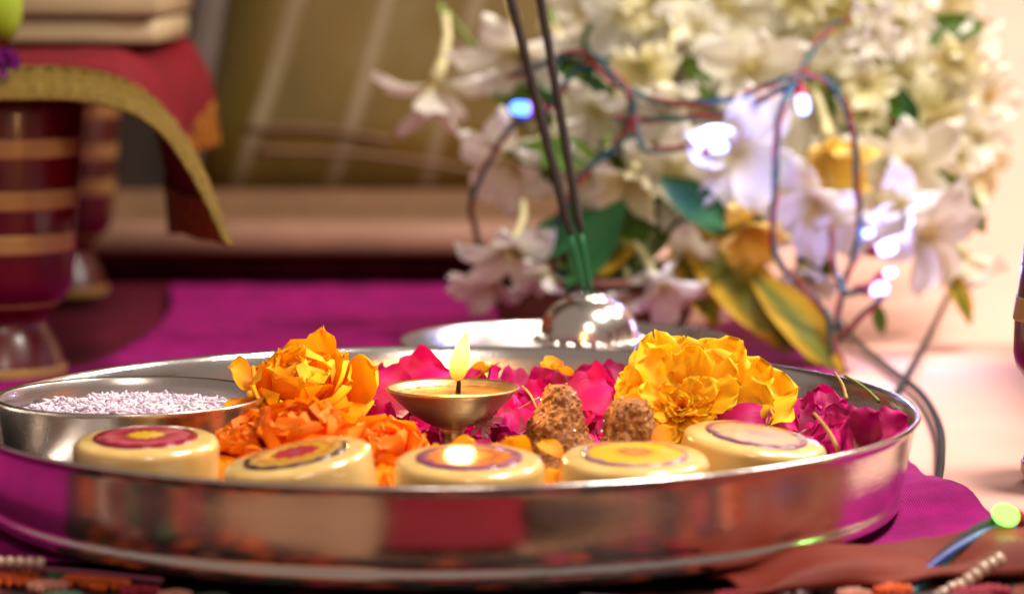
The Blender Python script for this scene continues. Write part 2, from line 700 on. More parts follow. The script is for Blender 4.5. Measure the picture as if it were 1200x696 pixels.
for (px, py, mk_, s) in [(16, 676, 'thread_orange', 0.0085), (56, 684, 'thread_pink', 0.006), (75, 672, 'thread_green', 0.005), (98, 678, 'thread_orange', 0.007), (128, 682, 'thread_orange', 0.0065),
                        (72, 698, 'thread_green', 0.006), (165, 690, 'thread_crimson', 0.006), (205, 696, 'thread_pink', 0.005), (250, 700, 'thread_green', 0.005),
                        (965, 684, 'thread_white', 0.007), (925, 690, 'thread_white', 0.006), (1045, 688, 'thread_orange', 0.006), (1000, 694, 'thread_pink', 0.005),
                        (-30, 690, 'thread_green', 0.006), (860, 697, 'thread_crimson', 0.006), (1160, 690, 'thread_crimson', 0.006), (1185, 668, 'thread_pink', 0.006), (1135, 693, 'thread_crimson', 0.006)]:
    motif(px, py, M[mk_], s)
# beaded hem along the magenta cloth
hem = spline([WZ(-60, 664, 0.003), WZ(30, 665, 0.003), WZ(110, 671, 0.003), WZ(190, 680, 0.002)], 200)
for q in range(2):
    obj('hem_braid', shift(tube(twist(hem, 0.0004, 40, q * 3.14), 0.0004, 6), rug.location), M['thread_mauve'], rug)
bm_ = mesh('bead', lathe([(math.sin(math.pi * i / 8) * 0.0016 if 0 < i < 8 else 0, -0.0016 * math.cos(math.pi * i / 8)) for i in range(9)], 14))
for q in range(9):
    obj('bead', bm_, M['bead'], rug, loc=hem[12].lerp(hem[80], q / 8) + Vector((0, 0.0008, 0.0016)) - rug.location)
# string of pearl beads over the rust cloth
bead_big = mesh('pearl', lathe([(math.sin(math.pi * i / 10) * 0.0021 if 0 < i < 10 else 0, -0.0018 * math.cos(math.pi * i / 10)) for i in range(11)], 16))
pb = W(1112, 694, -0.125)
bs = thing('bead_string', pb, 'short string of pearly beads lying over the rust cloth', 'beads')
pth = spline([W(1095, 703, -0.125), W(1112, 692, -0.123), W(1133, 681, -0.121), W(1153, 666, -0.119), W(1172, 655, -0.117)], 40)
obj('thread', shift(tube(pth, 0.0005, 6), pb), M['thread_pink'], bs)
for q in range(9):
    obj('bead', bead_big, M['bead'], bs, loc=pth[3 + int(q * 4.5)] - pb, rot=(rnd.random(), rnd.random(), 0.6))

# ------------------------------------------------------------------ steel plate
thali_prof = [(0, 0.0012), (0.124, 0.0012), (0.134, 0.0012), (0.1400, 0.0018), (0.1432, 0.0030), (0.1446, 0.0046), (0.1449, 0.0060), (0.1446, 0.0074), (0.1442, 0.0086), (0.1447, 0.0098), (0.1455, 0.0118), (0.1464, 0.017), (0.1476, 0.024),
              (0.1486, 0.0285), (0.1494, 0.0304), (0.1503, 0.0312), (0.1505, 0.0318), (0.1500, 0.0324), (0.1490, 0.0322), (0.1480, 0.0310), (0.1470, 0.0275), (0.1458, 0.020), (0.1448, 0.013),
              (0.1430, 0.0088), (0.1395, 0.0055), (0.132, 0.0040), (0.124, 0.0037), (0, 0.0037)]


def dent(p):
    a = math.atan2(p.y, p.x)
    k = 1 + 0.0022 * noise.noise(Vector((math.cos(a) * 2.2, math.sin(a) * 2.2, p.z * 20)))
    return Vector((p.x * k, p.y * k, p.z))


tag(obj('serving_plate', lathe(thali_prof, 256, dent), M['steel']), 'large round steel plate with upright polished sides holding the offerings', 'plate')

# small plate behind
sp_c = Vector((0.043, 0.232, 0.0015))
prof2 = [(0, 0), (0.05, 0), (0.055, 0.002), (0.0615, 0.012), (0.0645, 0.0205), (0.0655, 0.0225), (0.0648, 0.0232), (0.0636, 0.0222), (0.0605, 0.0128), (0.054, 0.0034), (0.05, 0.0018), (0, 0.0018)]
tag(obj('small_plate', lathe(prof2, 128), M['bowl_steel'], loc=sp_c), 'small steel plate behind the large plate, under the incense holder', 'plate')

# incense holder
ih = thing('incense_holder', (0.0515, 0.212, 0.0035), 'silver dome shaped incense holder with scalloped rim', 'incense holder')
obj('foot', lathe([(0, 0), (0.017, 0), (0.0175, 0.001), (0.0135, 0.006), (0.013, 0.012), (0.0175, 0.0195), (0.0195, 0.0215), (0, 0.0215)], 64), M['silver'], ih)


def scal(p):
    a = math.atan2(p.y, p.x)
    r = math.hypot(p.x, p.y)
    if r > 0.018:
        k = 1 + 0.035 * math.cos(22 * a)
        return Vector((p.x * k, p.y * k, p.z + 0.0004 * math.cos(22 * a)))
    return p


obj('scalloped_rim', lathe([(0.0, 0.0216), (0.0195, 0.0216), (0.0213, 0.0226), (0.0216, 0.0236), (0.0208, 0.0244), (0.0188, 0.0246), (0, 0.0246)], 176, scal), M['silver'], ih)
dome = [(0.0193, 0.0247)] + [(0.0193 * math.cos(R(a)) ** 0.75, 0.0247 + 0.0155 * math.sin(R(a))) for a in range(6, 72, 6)] + [(0.0075, 0.0400), (0.0078, 0.0408), (0.0068, 0.0414), (0.003, 0.0416), (0.0028, 0.039), (0, 0.039)]
obj('dome', lathe(dome, 96), M['silver'], ih)

# incense sticks
hole = ih.location + Vector((0, 0, 0.040))
for lab, top, ofs in (('incense stick leaning further over to the picture', (588, -45), -0.0012), ('straighter incense stick, beside the leaning one', (626, -45), 0.0012)):
    tp = W(top[0], top[1], 0.205)
    base = hole + Vector((ofs, 0, 0))
    ln = (tp - base)
    st = thing('incense_stick', base, lab, 'incense')
    k = (W(686, 274, 0.210) - base).length / ln.length
    obj('green_stick', tube([ln * (k * i / 5.0) for i in range(6)], 0.00085, 8), M['green_stick'], st)
    v, f = tube([ln * (k + (1 - k) * i / 40.0) for i in range(41)], lambda t: 0.0018 * min(1, 0.45 + t * 12), 10)
    v = [p + Vector((noise.noise(p * 700), noise.noise(p * 700 + Vector((9, 0, 0))), 0)) * 0.0003 for p in v]
    obj('incense_paste', (v, f), M['incense'], st)

# ------------------------------------------------------------------ bowl of rice
bw = Vector((-0.1005, 0.014, 0.0035))
bprof = [(0, 0), (0.034, 0), (0.0365, 0.0008), (0.0385, 0.003), (0.0405, 0.010), (0.0428, 0.0285), (0.0433, 0.0298), (0.0429, 0.0305), (0.0423, 0.0298), (0.0416, 0.0270), (0.0396, 0.010), (0.037, 0.0022), (0.034, 0.0012), (0, 0.0012)]
tag(obj('steel_bowl', lathe(bprof, 128), M['bowl_steel'], loc=bw), 'small steel bowl of rice standing in the large plate', 'bowl')
m = Mat('rice_grain')
m.set(Base_Color=srgb(228, 212, 226), Roughness=0.45, Subsurface_Weight=0.25, Subsurface_Radius=(0.002, 0.001, 0.001))
M['rice'] = m.m
rnd = random.Random(11)
gv, gf = blob(0.00062, 0.00062, 0.0024, 6, 4)
parts = []
for k in range(3600):
    r = 0.0388 * math.sqrt(rnd.random())
    a = rnd.random() * 6.283
    top = 0.0240 + 0.0042 * (1 - (r / 0.039) ** 2) + 0.0018 * noise.noise(Vector((r * math.cos(a) * 120, r * math.sin(a) * 120, 0)))
    rot = Matrix.Rotation(rnd.random() * 6.283, 3, 'Z') @ Matrix.Rotation(R(90 + rnd.gauss(0, 22)), 3, 'X')
    s = 0.8 + 0.35 * rnd.random()
    c = Vector((r * math.cos(a), r * math.sin(a), top - 0.003 * rnd.random()))
    parts.append(([rot @ Vector(q) * s + c for q in gv], gf))
parts.append(lathe([(0, 0.0015), (0.036, 0.004), (0.0395, 0.019), (0, 0.021)], 32))
tag(obj('rice', join(parts), M['rice'], loc=bw), 'white rice grains heaped in the small steel bowl', 'rice', kind='stuff')

# ------------------------------------------------------------------ brass lamp
dl = WZ(530, 584, 0.0038)
dl = Vector((dl.x, 0.0, 0.0038))
dy = thing('oil_lamp', dl, 'lit brass oil lamp on a short stem amid rose petals', 'oil lamp')
obj('stand', lathe([(0, 0), (0.0125, 0), (0.0128, 0.0012), (0.0105, 0.0030), (0.0052, 0.0056), (0.0034, 0.0085), (0.0040, 0.0110), (0.0056, 0.0125), (0.0040, 0.0140), (0.0030, 0.0165), (0.0034, 0.0195), (0.0045, 0.0215), (0, 0.0215)], 48), M['brass'], dy)
obj('cup', lathe([(0, 0.0214), (0.0045, 0.0216), (0.0085, 0.0232), (0.0135, 0.0264), (0.0178, 0.0303), (0.0202, 0.0330), (0.0210, 0.0336), (0.0213, 0.0342), (0.0207, 0.0346), (0.0198, 0.0340), (0.0172, 0.0312), (0.012, 0.0275), (0.006, 0.0245), (0, 0.024)], 96), M['brass'], dy)
m = Mat('lamp_oil')
n = m.noise(160, 4)
m.color(m.ramp(n, [(0.3, srgb(150, 74, 8)), (0.7, srgb(214, 132, 24))]))
m.set(Roughness=0.12, Coat_Weight=0.6, Coat_Roughness=0.05, Specular_IOR_Level=0.6)
m.bump(n, 0.5, 0.0015)
obj('oil', lathe([(0, 0.0326), (0.006, 0.0326), (0.013, 0.0325), (0.0185, 0.0325), (0.0183, 0.0320), (0, 0.0305)], 64), m.m, dy)
obj('wick', tube(spline([(0.0015, 0.0, 0.031), (0.002, -0.0005, 0.035), (0.0019, -0.001, 0.0370)], 8), lambda t: 0.0009 - 0.0003 * t, 8), M['wick'], dy)
# flame
fm = Mat('flame')
g = fm.n('ShaderNodeTexCoord')
sx = fm.n('ShaderNodeSeparateXYZ')
fm.l(g.outputs['Generated'], sx.inputs[0])
cr = fm.ramp(sx.outputs['Z'], [(0.0, (0.55, 0.12, 0.01, 1)), (0.15, (1.0, 0.36, 0.03, 1)), (0.38, (1.0, 0.62, 0.14, 1)), (0.7, (1.0, 0.76, 0.28, 1)), (1.0, (1.0, 0.60, 0.14, 1))])
em = fm.n('ShaderNodeEmission')
em.inputs[1].default_value = 1.7
fm.l(cr, em.inputs[0])
fm.l(em.outputs[0], fm.out.inputs[0])
fm.m.cycles.emission_sampling = 'NONE'
fp = []
for i in range(17):
    t = i / 16
    fp.append((0.0082 * t ** 0.55 * (1 - t) ** 0.95 if 0 < i < 16 else 0, 0.0165 * t))
obj('flame', lathe(fp, 24, lambda p: Vector((p.x + 0.0022 * (p.z / 0.0135) ** 1.6, p.y * 0.8, p.z))), fm.m, dy, loc=(0.0016, -0.001, 0.0362))
ld = bpy.data.lights.new('flame_light', 'POINT')
ld.energy = 0.2
ld.color = (1.0, 0.55, 0.18)
ld.shadow_soft_size = 0.004
lo = bpy.data.objects.new('flame_light', ld)
COL.objects.link(lo)
lo.parent = dy
lo.location = (0.002, -0.0012, 0.0525)


# ------------------------------------------------------------------ round sweets with printed tops
def print_mat(name, rings, wob=0.0):
    m = Mat(name)
    c = m.n('ShaderNodeTexCoord')
    ln = m.n('ShaderNodeVectorMath', operation='LENGTH')
    mp = m.n('ShaderNodeMapping')
    mp.inputs['Scale'].default_value = (1, 1, 0)
    m.l(c.outputs['Object'], mp.inputs[0])
    m.l(mp.outputs[0], ln.inputs[0])
    nz = m.noise(420, 3)
    ma = m.n('ShaderNodeMath', operation='MULTIPLY_ADD')
    m.l(nz, ma.inputs[0])
    ma.inputs[1].default_value = 0.0022
    m.l(ln.outputs['Value'], ma.inputs[2])
    sc_ = m.n('ShaderNodeMath', operation='DIVIDE')
    m.l(ma.outputs[0], sc_.inputs[0])
    sc_.inputs[1].default_value = 0.018
    # scalloped wheel of petals printed in the rings
    sp = m.n('ShaderNodeSeparateXYZ')
    m.l(c.outputs['Object'], sp.inputs[0])
    at = m.n('ShaderNodeMath', operation='ARCTAN2')
    m.l(sp.outputs['Y'], at.inputs[0])
    m.l(sp.outputs['X'], at.inputs[1])
    mu = m.n('ShaderNodeMath', operation='MULTIPLY')
    m.l(at.outputs[0], mu.inputs[0])
    mu.inputs[1].default_value = 12
    sn = m.n('ShaderNodeMath', operation='SINE')
    m.l(mu.outputs[0], sn.inputs[0])
    ad = m.n('ShaderNodeMath', operation='MULTIPLY_ADD')
    m.l(sn.outputs[0], ad.inputs[0])
    ad.inputs[1].default_value = 0.03
    m.l(sc_.outputs[0], ad.inputs[2])
    r = m.ramp(ad.outputs[0], rings)
    m.t.nodes[-1].color_ramp.interpolation = 'LINEAR'
    m.color(r)
    m.set(Roughness=0.16, Coat_Weight=0.7, Coat_Roughness=0.04)
    return m.m


CREAM = srgb(216, 166, 82)
sm = Mat('cream_sweet')
n = sm.noise(90, 4)
sm.color(sm.ramp(n, [(0.3, srgb(226, 182, 104)), (0.7, srgb(238, 204, 134))]))
sm.set(Roughness=0.28, Coat_Weight=0.8, Coat_Roughness=0.06, Subsurface_Weight=0.35, Subsurface_Radius=(0.006, 0.004, 0.0015), Subsurface_Scale=1.0)
sm.bump(sm.noise(300, 3), 0.06, 0.0006)
mar, yel, dk, red, pnk, pur = srgb(140, 14, 50), srgb(238, 186, 24), srgb(70, 28, 56), srgb(190, 34, 48), srgb(206, 92, 110), srgb(150, 90, 160)
PR = [
    print_mat('print_maroon_ring', [(0.0, srgb(214, 160, 30)), (0.30, yel), (0.40, mar), (0.55, srgb(190, 60, 80)), (0.70, pnk), (0.82, mar), (0.96, mar), (1.0, CREAM)]),
    print_mat('print_dark_ring', [(0.0, pur), (0.22, red), (0.42, red), (0.50, yel), (0.66, srgb(200, 120, 30)), (0.78, srgb(220, 180, 90)), (0.86, dk), (1.0, dk)]),
    print_mat('print_orange_centre', [(0.0, yel), (0.35, srgb(226, 150, 20)), (0.48, srgb(204, 84, 24)), (0.66, srgb(226, 130, 40)), (0.82, srgb(150, 70, 110)), (0.95, srgb(120, 60, 110)), (1.0, CREAM)]),
    print_mat('print_yellow_disc', [(0.0, srgb(220, 150, 30)), (0.3, srgb(196, 110, 30)), (0.42, yel), (0.78, srgb(236, 190, 30)), (0.90, srgb(150, 100, 150)), (1.0, CREAM)]),
    print_mat('print_pink_disc', [(0.0, srgb(210, 150, 170)), (0.4, srgb(224, 170, 150)), (0.72, srgb(226, 176, 140)), (0.84, srgb(110, 70, 110)), (0.95, srgb(120, 80, 110)), (1.0, CREAM)]),
]
SR, SH = 0.0217, 0.0236
sprof = [(0, 0), (SR - 0.003, 0), (SR - 0.0008, 0.0012), (SR, 0.004)] + [(SR * 1.003, SH - 0.0075)] + \
        [(SR - 0.0027 + 0.0027 * math.cos(R(a)), SH - 0.0029 + 0.0027 * math.sin(R(a))) for a in range(0, 90, 10)] + [(SR - 0.0031, SH), (0, SH + 0.0002)]
top_me = []
for k in range(5):
    top_me.append(mesh('printed_top', lathe([(0, 0.0007), (0.006, 0.00068), (0.011, 0.0006), (0.0150, 0.0004), (0.0155, 0.0002), (0.0155, -0.0004)], 64)))
labs = ['round pale yellow sweet with maroon ring print, standing before the rice bowl', 'tilted round yellow sweet with dark ring and red centre print', 'round yellow sweet in front of the oil lamp, flame mirrored on top',
        'round yellow sweet with plain yellow printed top before the brown cones', 'round yellow sweet with pale pinkish top leaning under the yellow marigold']
for k, (px, py, Y, tx, ty, rz) in enumerate([(171, 513, -0.062, 3, 0, 0.3), (347, 533, -0.085, 4, -10, 1.0), (550, 537, -0.088, 4, 0, 2.0), (744, 533, -0.083, 4, 1, 0.6), (886, 511, -0.048, 4, 8, 0.2)]):
    tp = W(px, py, Y)
    rot = Matrix.Rotation(R(tx), 4, 'X') @ Matrix.Rotation(R(ty), 4, 'Y') @ Matrix.Rotation(rz, 4, 'Z')
    base = tp - rot.to_3x3() @ Vector((0, 0, SH))
    t = thing('round_sweet', base, labs[k], 'sweet', 'printed round sweets along the plate rim')
    t.rotation_euler = rot.to_euler()
    obj('body', lathe(sprof, 96, lambda p: p * (1 + 0.018 * noise.noise(p * 60 + Vector((k * 7, 0, 0))) + 0.006 * noise.noise(p * 220 + Vector((0, k * 5, 0))))), sm.m, t)
    obj('printed_top', top_me[k], PR[k], t, loc=(0, 0, SH + 0.0003))


# ------------------------------------------------------------------ brown cones
cm = Mat('crumbly_cone')
n = cm.noise(520, 5, 0.7)
cm.color(cm.ramp(n, [(0.28, srgb(92, 44, 10)), (0.5, srgb(180, 104, 30)), (0.72, srgb(232, 170, 80))]))
cm.set(Roughness=0.38, Specular_IOR_Level=0.6, Subsurface_Weight=0.1, Subsurface_Radius=(0.002, 0.001, 0.0005))
cm.bump(n, 0.9, 0.0016)


def cone(px, py, Y, r0, r1, seed, label):
    ap = W(px, py, Y)
    h = ap.z - 0.0038
    prof = [(0, 0), (r0 * 0.97, 0)]
    N = 60
    for i in range(1, N):
        t = i / N
        prof.append((r0 + (r1 - r0) * t ** 0.9 if t < 0.92 else r1 * math.sqrt(max(0.02, 1 - ((t - 0.92) / 0.08) ** 2)) + 0.0004, h * t))
    prof.append((0, h))

    def j(p):
        q = p * 260 + Vector((seed, seed * 2, 0))
        d = 0.0016 * noise.noise(p * 110 + Vector((seed, 0, 0))) + 0.0010 * noise.noise(q) + 0.0008 * noise.noise(q * 2.7)
        rr = Vector((p.x, p.y, 0))
        return p + (rr.normalized() * d if rr.length > 1e-5 else Vector((0, 0, 0))) + Vector((0, 0, 0.0005 * noise.noise(q * 1.3)))
    t = thing('brown_cone', (ap.x, ap.y, 0.0038), label, 'cone', 'crumbly brown cones beside the lamp')
    v, f = lathe(prof, 110, j)
    obj('body', (v, f), cm.m, t)
    rr = random.Random(int(seed * 10))
    parts = []
    for k in range(380):
        p = Vector(v[rr.randrange(112, len(v))])
        e = rr.uniform(0.0003, 0.0008)
        rot = Matrix.Rotation(rr.random() * 6, 3, 'X') @ Matrix.Rotation(rr.random() * 6, 3, 'Z')
        cv = [rot @ Vector((a, b, c)) * e + p for a in (-.5, .5) for b in (-.5, .5) for c in (-.7, .7)]
        parts.append((cv, [(0, 1, 3, 2), (4, 6, 7, 5), (0, 4, 5, 1), (2, 3, 7, 6), (0, 2, 6, 4), (1, 5, 7, 3)]))
    g_ = obj('sugar_grains', mesh('sugar_grains', join(parts), smooth=False), M['sugar'], t)
    g_['kind'] = 'stuff'


m = Mat('sugar_grain')
m.color(m.ramp(m.noise(900, 2), [(0.35, srgb(150, 82, 24)), (0.65, srgb(240, 186, 104))]))
m.set(Roughness=0.15, Specular_IOR_Level=0.8, Transmission_Weight=0.25)
M['sugar'] = m.m
cone(655, 450, -0.012, 0.0180, 0.0046, 3.3, 'taller crumbly brown cone beside the brass lamp')
cone(737, 466, -0.020, 0.0155, 0.0058, 8.1, 'shorter crumbly brown cone overlapping the yellow marigold')


# ------------------------------------------------------------------ petals and flowers
def petal(L, Wd, cup=0.2, curl=0.2, ruff=0.06, seed=0, base=0.16, tip=0.55, nu=8, nv=9, notch=0.0, waves=2.4, edge=0.0):
    rr = random.Random(seed)
    ph, ph2 = rr.random() * 6, rr.random() * 6

    def fn(a, b):
        u = a * 2 - 1
        w = base + (1 - base) * math.sin(min(1.0, b / tip) * math.pi / 2) ** 1.2
        if b > tip:
            w *= math.sqrt(max(0.0, 1 - ((b - tip) / (1 - tip)) ** 2.6)) * 0.9 + 0.1
        x = u * w * Wd / 2
        y = L * b * (1 - 0.10 * u * u * b) - notch * L * (1 - abs(u)) ** 2 * max(0, b - 0.8) * 5
        y += L * (0.04 * math.sin(u * 7 + ph2) + 0.02 * math.sin(u * 15 + ph)) * max(0, b - 0.75) * 4
        z = cup * Wd * u * u * w * 0.5 + curl * L * b * b
        z += edge * L * abs(u) ** 2.5 * math.sin(b * 17 + ph + (2 if u > 0 else 0)) * b
        z += ruff * L * (math.sin(u * waves * 2 + ph) * b * b + 0.5 * math.sin(b * 7 + ph2 + u * 2) * b)
        return Vector((x, y, z))
    return grid(nu, nv, fn)


def flower(root, axis, up, lay, meshes, mat, rnd, name='petal', center=Vector((0, 0, 0)), radius=None, jit=7):
    a = Vector(axis).normalized()
    e2 = Vector(up)
    e2 = (e2 - a * e2.dot(a)).normalized()
    e1 = e2.cross(a)
    for (cnt, opn, s, rad, dep) in lay:
        off = rnd.random() * 6
        for k in range(cnt):
            th = off + 6.283 * (k + rnd.uniform(-0.22, 0.22)) / cnt
            r = e1 * math.cos(th) + e2 * math.sin(th)
            op = R(opn + rnd.gauss(0, jit))
            d = r * math.cos(op) + a * math.sin(op)
            nn = a * math.cos(op) - r * math.sin(op) + (e1 * rnd.gauss(0, .12) + e2 * rnd.gauss(0, .12))
            sc = s * (radius(th) if radius else 1) * rnd.uniform(0.88, 1.1)
            obj(name, rnd.choice(meshes), mat, root, mw=basis(d, nn, center + r * rad + a * dep, sc))


rnd = random.Random(21)
# yellow marigold (petal meshes are 1 cm long and scaled)
YM = [mesh('petal', petal(0.01, 0.0064, 0.22, rnd.uniform(-0.25, 0.12), 0.06, k, base=0.16, tip=0.82, nu=16, nv=18, notch=0.04, waves=3.0, edge=0.05)) for k in range(9)]
c = W(800, 482, -0.004)
yt = thing('yellow_marigold', (c.x, c.y, 0.0045), 'large bright yellow marigold with ruffled petals and orange heart', 'flower')


def rad_y(th):
    d = math.degrees(th) % 360
    tab = [(0, 1.10), (20, 1.30), (45, 1.12), (70, 0.98), (90, 0.98), (120, 0.98), (150, 0.86), (180, 0.78), (210, 0.62), (270, 0.42), (320, 0.45), (360, 1.10)]
    for (x0, y0), (x1, y1) in zip(tab, tab[1:]):
        if x0 <= d <= x1:
            return y0 + (y1 - y0) * (d - x0) / (x1 - x0)
    return 1


hc = Vector((0, 0, c.z - 0.0045))
flower(yt, (-0.10, -0.78, 0.62), (0, 0.3, 1), [(20, 3, 2.9, 0.002, -0.006), (15, 13, 2.55, 0.002, -0.003), (11, 26, 1.9, 0.0015, 0.0), (9, 42, 1.2, 0.001, 0.001)], YM, M['marigold_yellow'], random.Random(5), center=hc, radius=rad_y, jit=8)
flower(yt, (-0.10, -0.78, 0.62), (0, 0.3, 1), [(12, 40, 0.62, 0.001, 0.001), (9, 65, 0.5, 0.0006, 0.002)], YM, M['marigold_orange'], rnd, name='floret', center=hc)
obj('calyx', tube(spline([hc + Vector((0.001, 0.018, -0.012)), hc + Vector((0, 0.010, -0.008)), hc], 8), lambda t: 0.003 + 0.003 * t, 10), M['stem_green'], yt)

# amber marigold: broad crumpled petals
AM = [mesh('petal', petal(0.01, 0.0112, 0.28, rnd.uniform(0.1, 0.5), 0.07, 40 + k, base=0.35, tip=0.6, nu=10, nv=9)) for k in range(6)]
c = W(352, 470, 0.024)
t = thing('amber_marigold', (c.x, c.y, 0.0045), 'amber yellow marigold with broad crumpled petals beside the rice bowl', 'flower')
hc = Vector((0, 0, c.z - 0.0045 - 0.004))
flower(t, (0.05, -0.45, 0.9), (0, 0.3, 1), [(8, 2, 2.05, 0.002, -0.002), (8, 26, 2.1, 0.002, 0.001), (6, 48, 1.95, 0.002, 0.003), (5, 70, 1.7, 0.001, 0.004)], AM, M['marigold_amber'], rnd, center=hc)
q = W(372, 436, 0.026) - t.location
obj('petal', AM[2], M['marigold_amber'], t, mw=basis((0.12, 0.1, 1), (0.1, -1, 0.2), q, (0.9, 1.5, 1.0)))
q = W(405, 462, 0.022) - t.location
obj('petal', AM[1], M['marigold_amber'], t, mw=basis((0.8, -0.1, 0.45), (-0.3, -0.9, 0.4), q, 1.5))
q = W(300, 452, 0.026) - t.location
obj('petal', AM[4], M['marigold_amber'], t, mw=basis((-0.5, -0.2, 0.25), (0.2, -0.6, 0.75), q, 1.2))
q = W(310, 480, 0.020) - t.location
obj('petal', AM[3], M['marigold_amber'], t, mw=basis((-0.6, -0.5, -0.3), (0.0, -0.8, 0.6), q, 1.5))

# orange marigolds: many small ruffled petals
OM = [mesh('petal', petal(0.01, 0.0105, 0.4, rnd.uniform(0.0, 0.45), 0.09, 70 + k, base=0.3, tip=0.7, nu=10, nv=8, waves=3)) for k in range(6)]
for (px, py, Y, s, lab) in [(350, 513, -0.038, 1.3, 'ruffled orange marigold lying below the amber one, behind the tilted sweet'), (292, 520, -0.036, 0.85, 'small orange marigold pressed against the side of the rice bowl'),
                            (448, 534, -0.036, 1.1, 'flattened orange marigold between the tilted sweet and the lamp')]:
    c = W(px, py, Y)
    t = thing('orange_marigold', (c.x, c.y, 0.0045), lab, 'flower', 'orange marigolds in the plate')
    hc = Vector((0, 0, c.z - 0.0045 - 0.006 * s))
    flower(t, (0.0, -0.25, 0.95), (0, 1, 0.2), [(10, -5, 1.75 * s, 0.003, -0.004), (10, 18, 1.65 * s, 0.003, -0.001), (9, 38, 1.45 * s, 0.002, 0.0), (8, 58, 1.25 * s, 0.002, 0.001), (6, 78, 1.1 * s, 0.001, 0.002)], OM, M['marigold_orange'], rnd, center=hc)

# loose orange petals
spots = [(640, 430, 0.062), (655, 437, 0.058), (575, 438, 0.085), (560, 442, 0.08), (622, 528, -0.05), (640, 532, -0.055), (600, 534, -0.06), (648, 558, -0.07), (652, 568, -0.075), (515, 540, -0.06),
         (545, 530, -0.055), (585, 532, -0.06), (440, 562, -0.07), (268, 552, -0.06), (275, 562, -0.07), (455, 568, -0.07), (785, 512, -0.03), (690, 545, -0.07)]
for (px, py, Y) in spots:
    p = W(px, py, Y)
    d = Vector((rnd.gauss(0, 1), rnd.gauss(0, 0.6), rnd.uniform(-0.1, 0.5)))
    tag(obj('marigold_petal', rnd.choice(AM), M['marigold_orange'], mw=basis(d, (rnd.gauss(0, .3), -0.5, 1), p - d.normalized() * 0.006, rnd.uniform(0.75, 1.05))),
        'loose orange marigold petal lying ' + ('behind the lamp near the far rim' if py < 450 else 'between the rice bowl and the tilted sweet' if px < 300 else 'between the tilted sweet and the flame lit sweet' if px < 480 else 'just behind the flame lit sweet' if px < 610 else 'between the flame lit sweet and the brown cones' if px < 660 else 'between the brown cones and the pink topped sweet'), 'petal', 'loose orange petals')

# rose petals
RM = [mesh('rose_petal', petal(0.022, 0.021, rnd.uniform(0.1, 0.45), rnd.uniform(-0.3, 0.3), 0.13, 100 + k, base=0.3, tip=0.55, nu=12, nv=12, notch=0.05, edge=0.11)) for k in range(9)]
rs = []
for (x0, x1, y0, y1, n_) in [(425, 520, 432, 525, 24), (545, 640, 432, 515, 20), (640, 760, 422, 500, 20), (840, 950, 456, 505, 20), (935, 1060, 458, 515, 26), (520, 560, 490, 520, 5)]:
    for k in range(n_):
        rs.append((x0 + (x1 - x0) * ((k * 0.618 + rnd.random() * 0.15) % 1), y0 + (y1 - y0) * (k + rnd.random()) / n_))
for (px, py) in rs:
    if px < 800:
        Y = 0.085 - (py - 430) / 90 * 0.085 + rnd.uniform(-.006, .006)
    else:
        Y = 0.045 - (py - 462) / 50 * 0.055 + rnd.uniform(-.006, .006)
    p = W(px, py, Y)
    if math.hypot(p.x, p.y) > 0.130:
        p.x, p.y = p.x * 0.130 / math.hypot(p.x, p.y), p.y * 0.130 / math.hypot(p.x, p.y)
    p.z = max(p.z - 0.006, 0.008)
    d = Vector((rnd.gauss(0, 1), rnd.gauss(0, 0.8), rnd.uniform(-0.1, 0.55))).normalized()
    tag(obj('rose_petal', rnd.choice(RM), M['rose'], mw=basis(d, (rnd.gauss(0, .5), -0.75 + rnd.gauss(0, .4), 1), p - d * 0.008, rnd.uniform(0.58, 0.88))),
        'loose dark magenta rose petal heaped ' + ('between the amber marigold and the lamp' if px < 530 else 'between the lamp and the brown cones' if px < 640 else 'behind the brown cones' if px < 800 else 'beside the yellow marigold' if px < 945 else 'around the dry stems by the plate rim'), 'petal', 'loose rose petals')
# big, lit petals one can pick out
for (px, py, Y, d, n_, s, lab) in [(700, 462, 0.012, (0.9, 0.2, 0.25), (-0.1, -0.6, 0.8), 1.0, 'broad bright magenta rose petal behind the brown cones'),
                                (865, 482, -0.008, (0.9, 0.1, 0.30), (-0.2, -0.55, 0.85), 1.1, 'bright magenta rose petal under the yellow marigold'),
                                (500, 448, 0.052, (0.9, 0.2, 0.45), (-0.2, -0.8, 0.6), 1.15, 'purple magenta rose petal standing up beside the flame'),
                                (900, 476, 0.008, (0.8, 0.3, 0.3), (0.1, -0.7, 0.7), 1.2, 'wide crimson rose petal between the marigold and the dry stems'),
                                (445, 455, 0.045, (-0.6, 0.2, 0.5), (0.2, -0.8, 0.6), 1.05, 'magenta rose petal propped against the amber marigold')]:
    dd = Vector(d).normalized()
    tag(obj('rose_petal', RM[hash(lab) % 1 + 2], M['rose'], mw=basis(dd, n_, W(px, py, Y) - dd * 0.012 * s, s)), lab, 'petal')
for (px, py, Y, d) in [(1010, 508, -0.034, (0.5, -0.2, 0.7)), (1034, 502, -0.026, (0.9, 0.1, 0.3)), (996, 518, -0.040, (-0.4, -0.6, 0.4))]:
    tag(obj('pale_petal', RM[1], M['rose_pale'], mw=basis(d, (0, -0.8, 0.6), W(px, py, Y) - Vector(d) * 0.005, 0.62)), 'small pale pink curled petal near the plate rim', 'petal', 'pale curled petals')
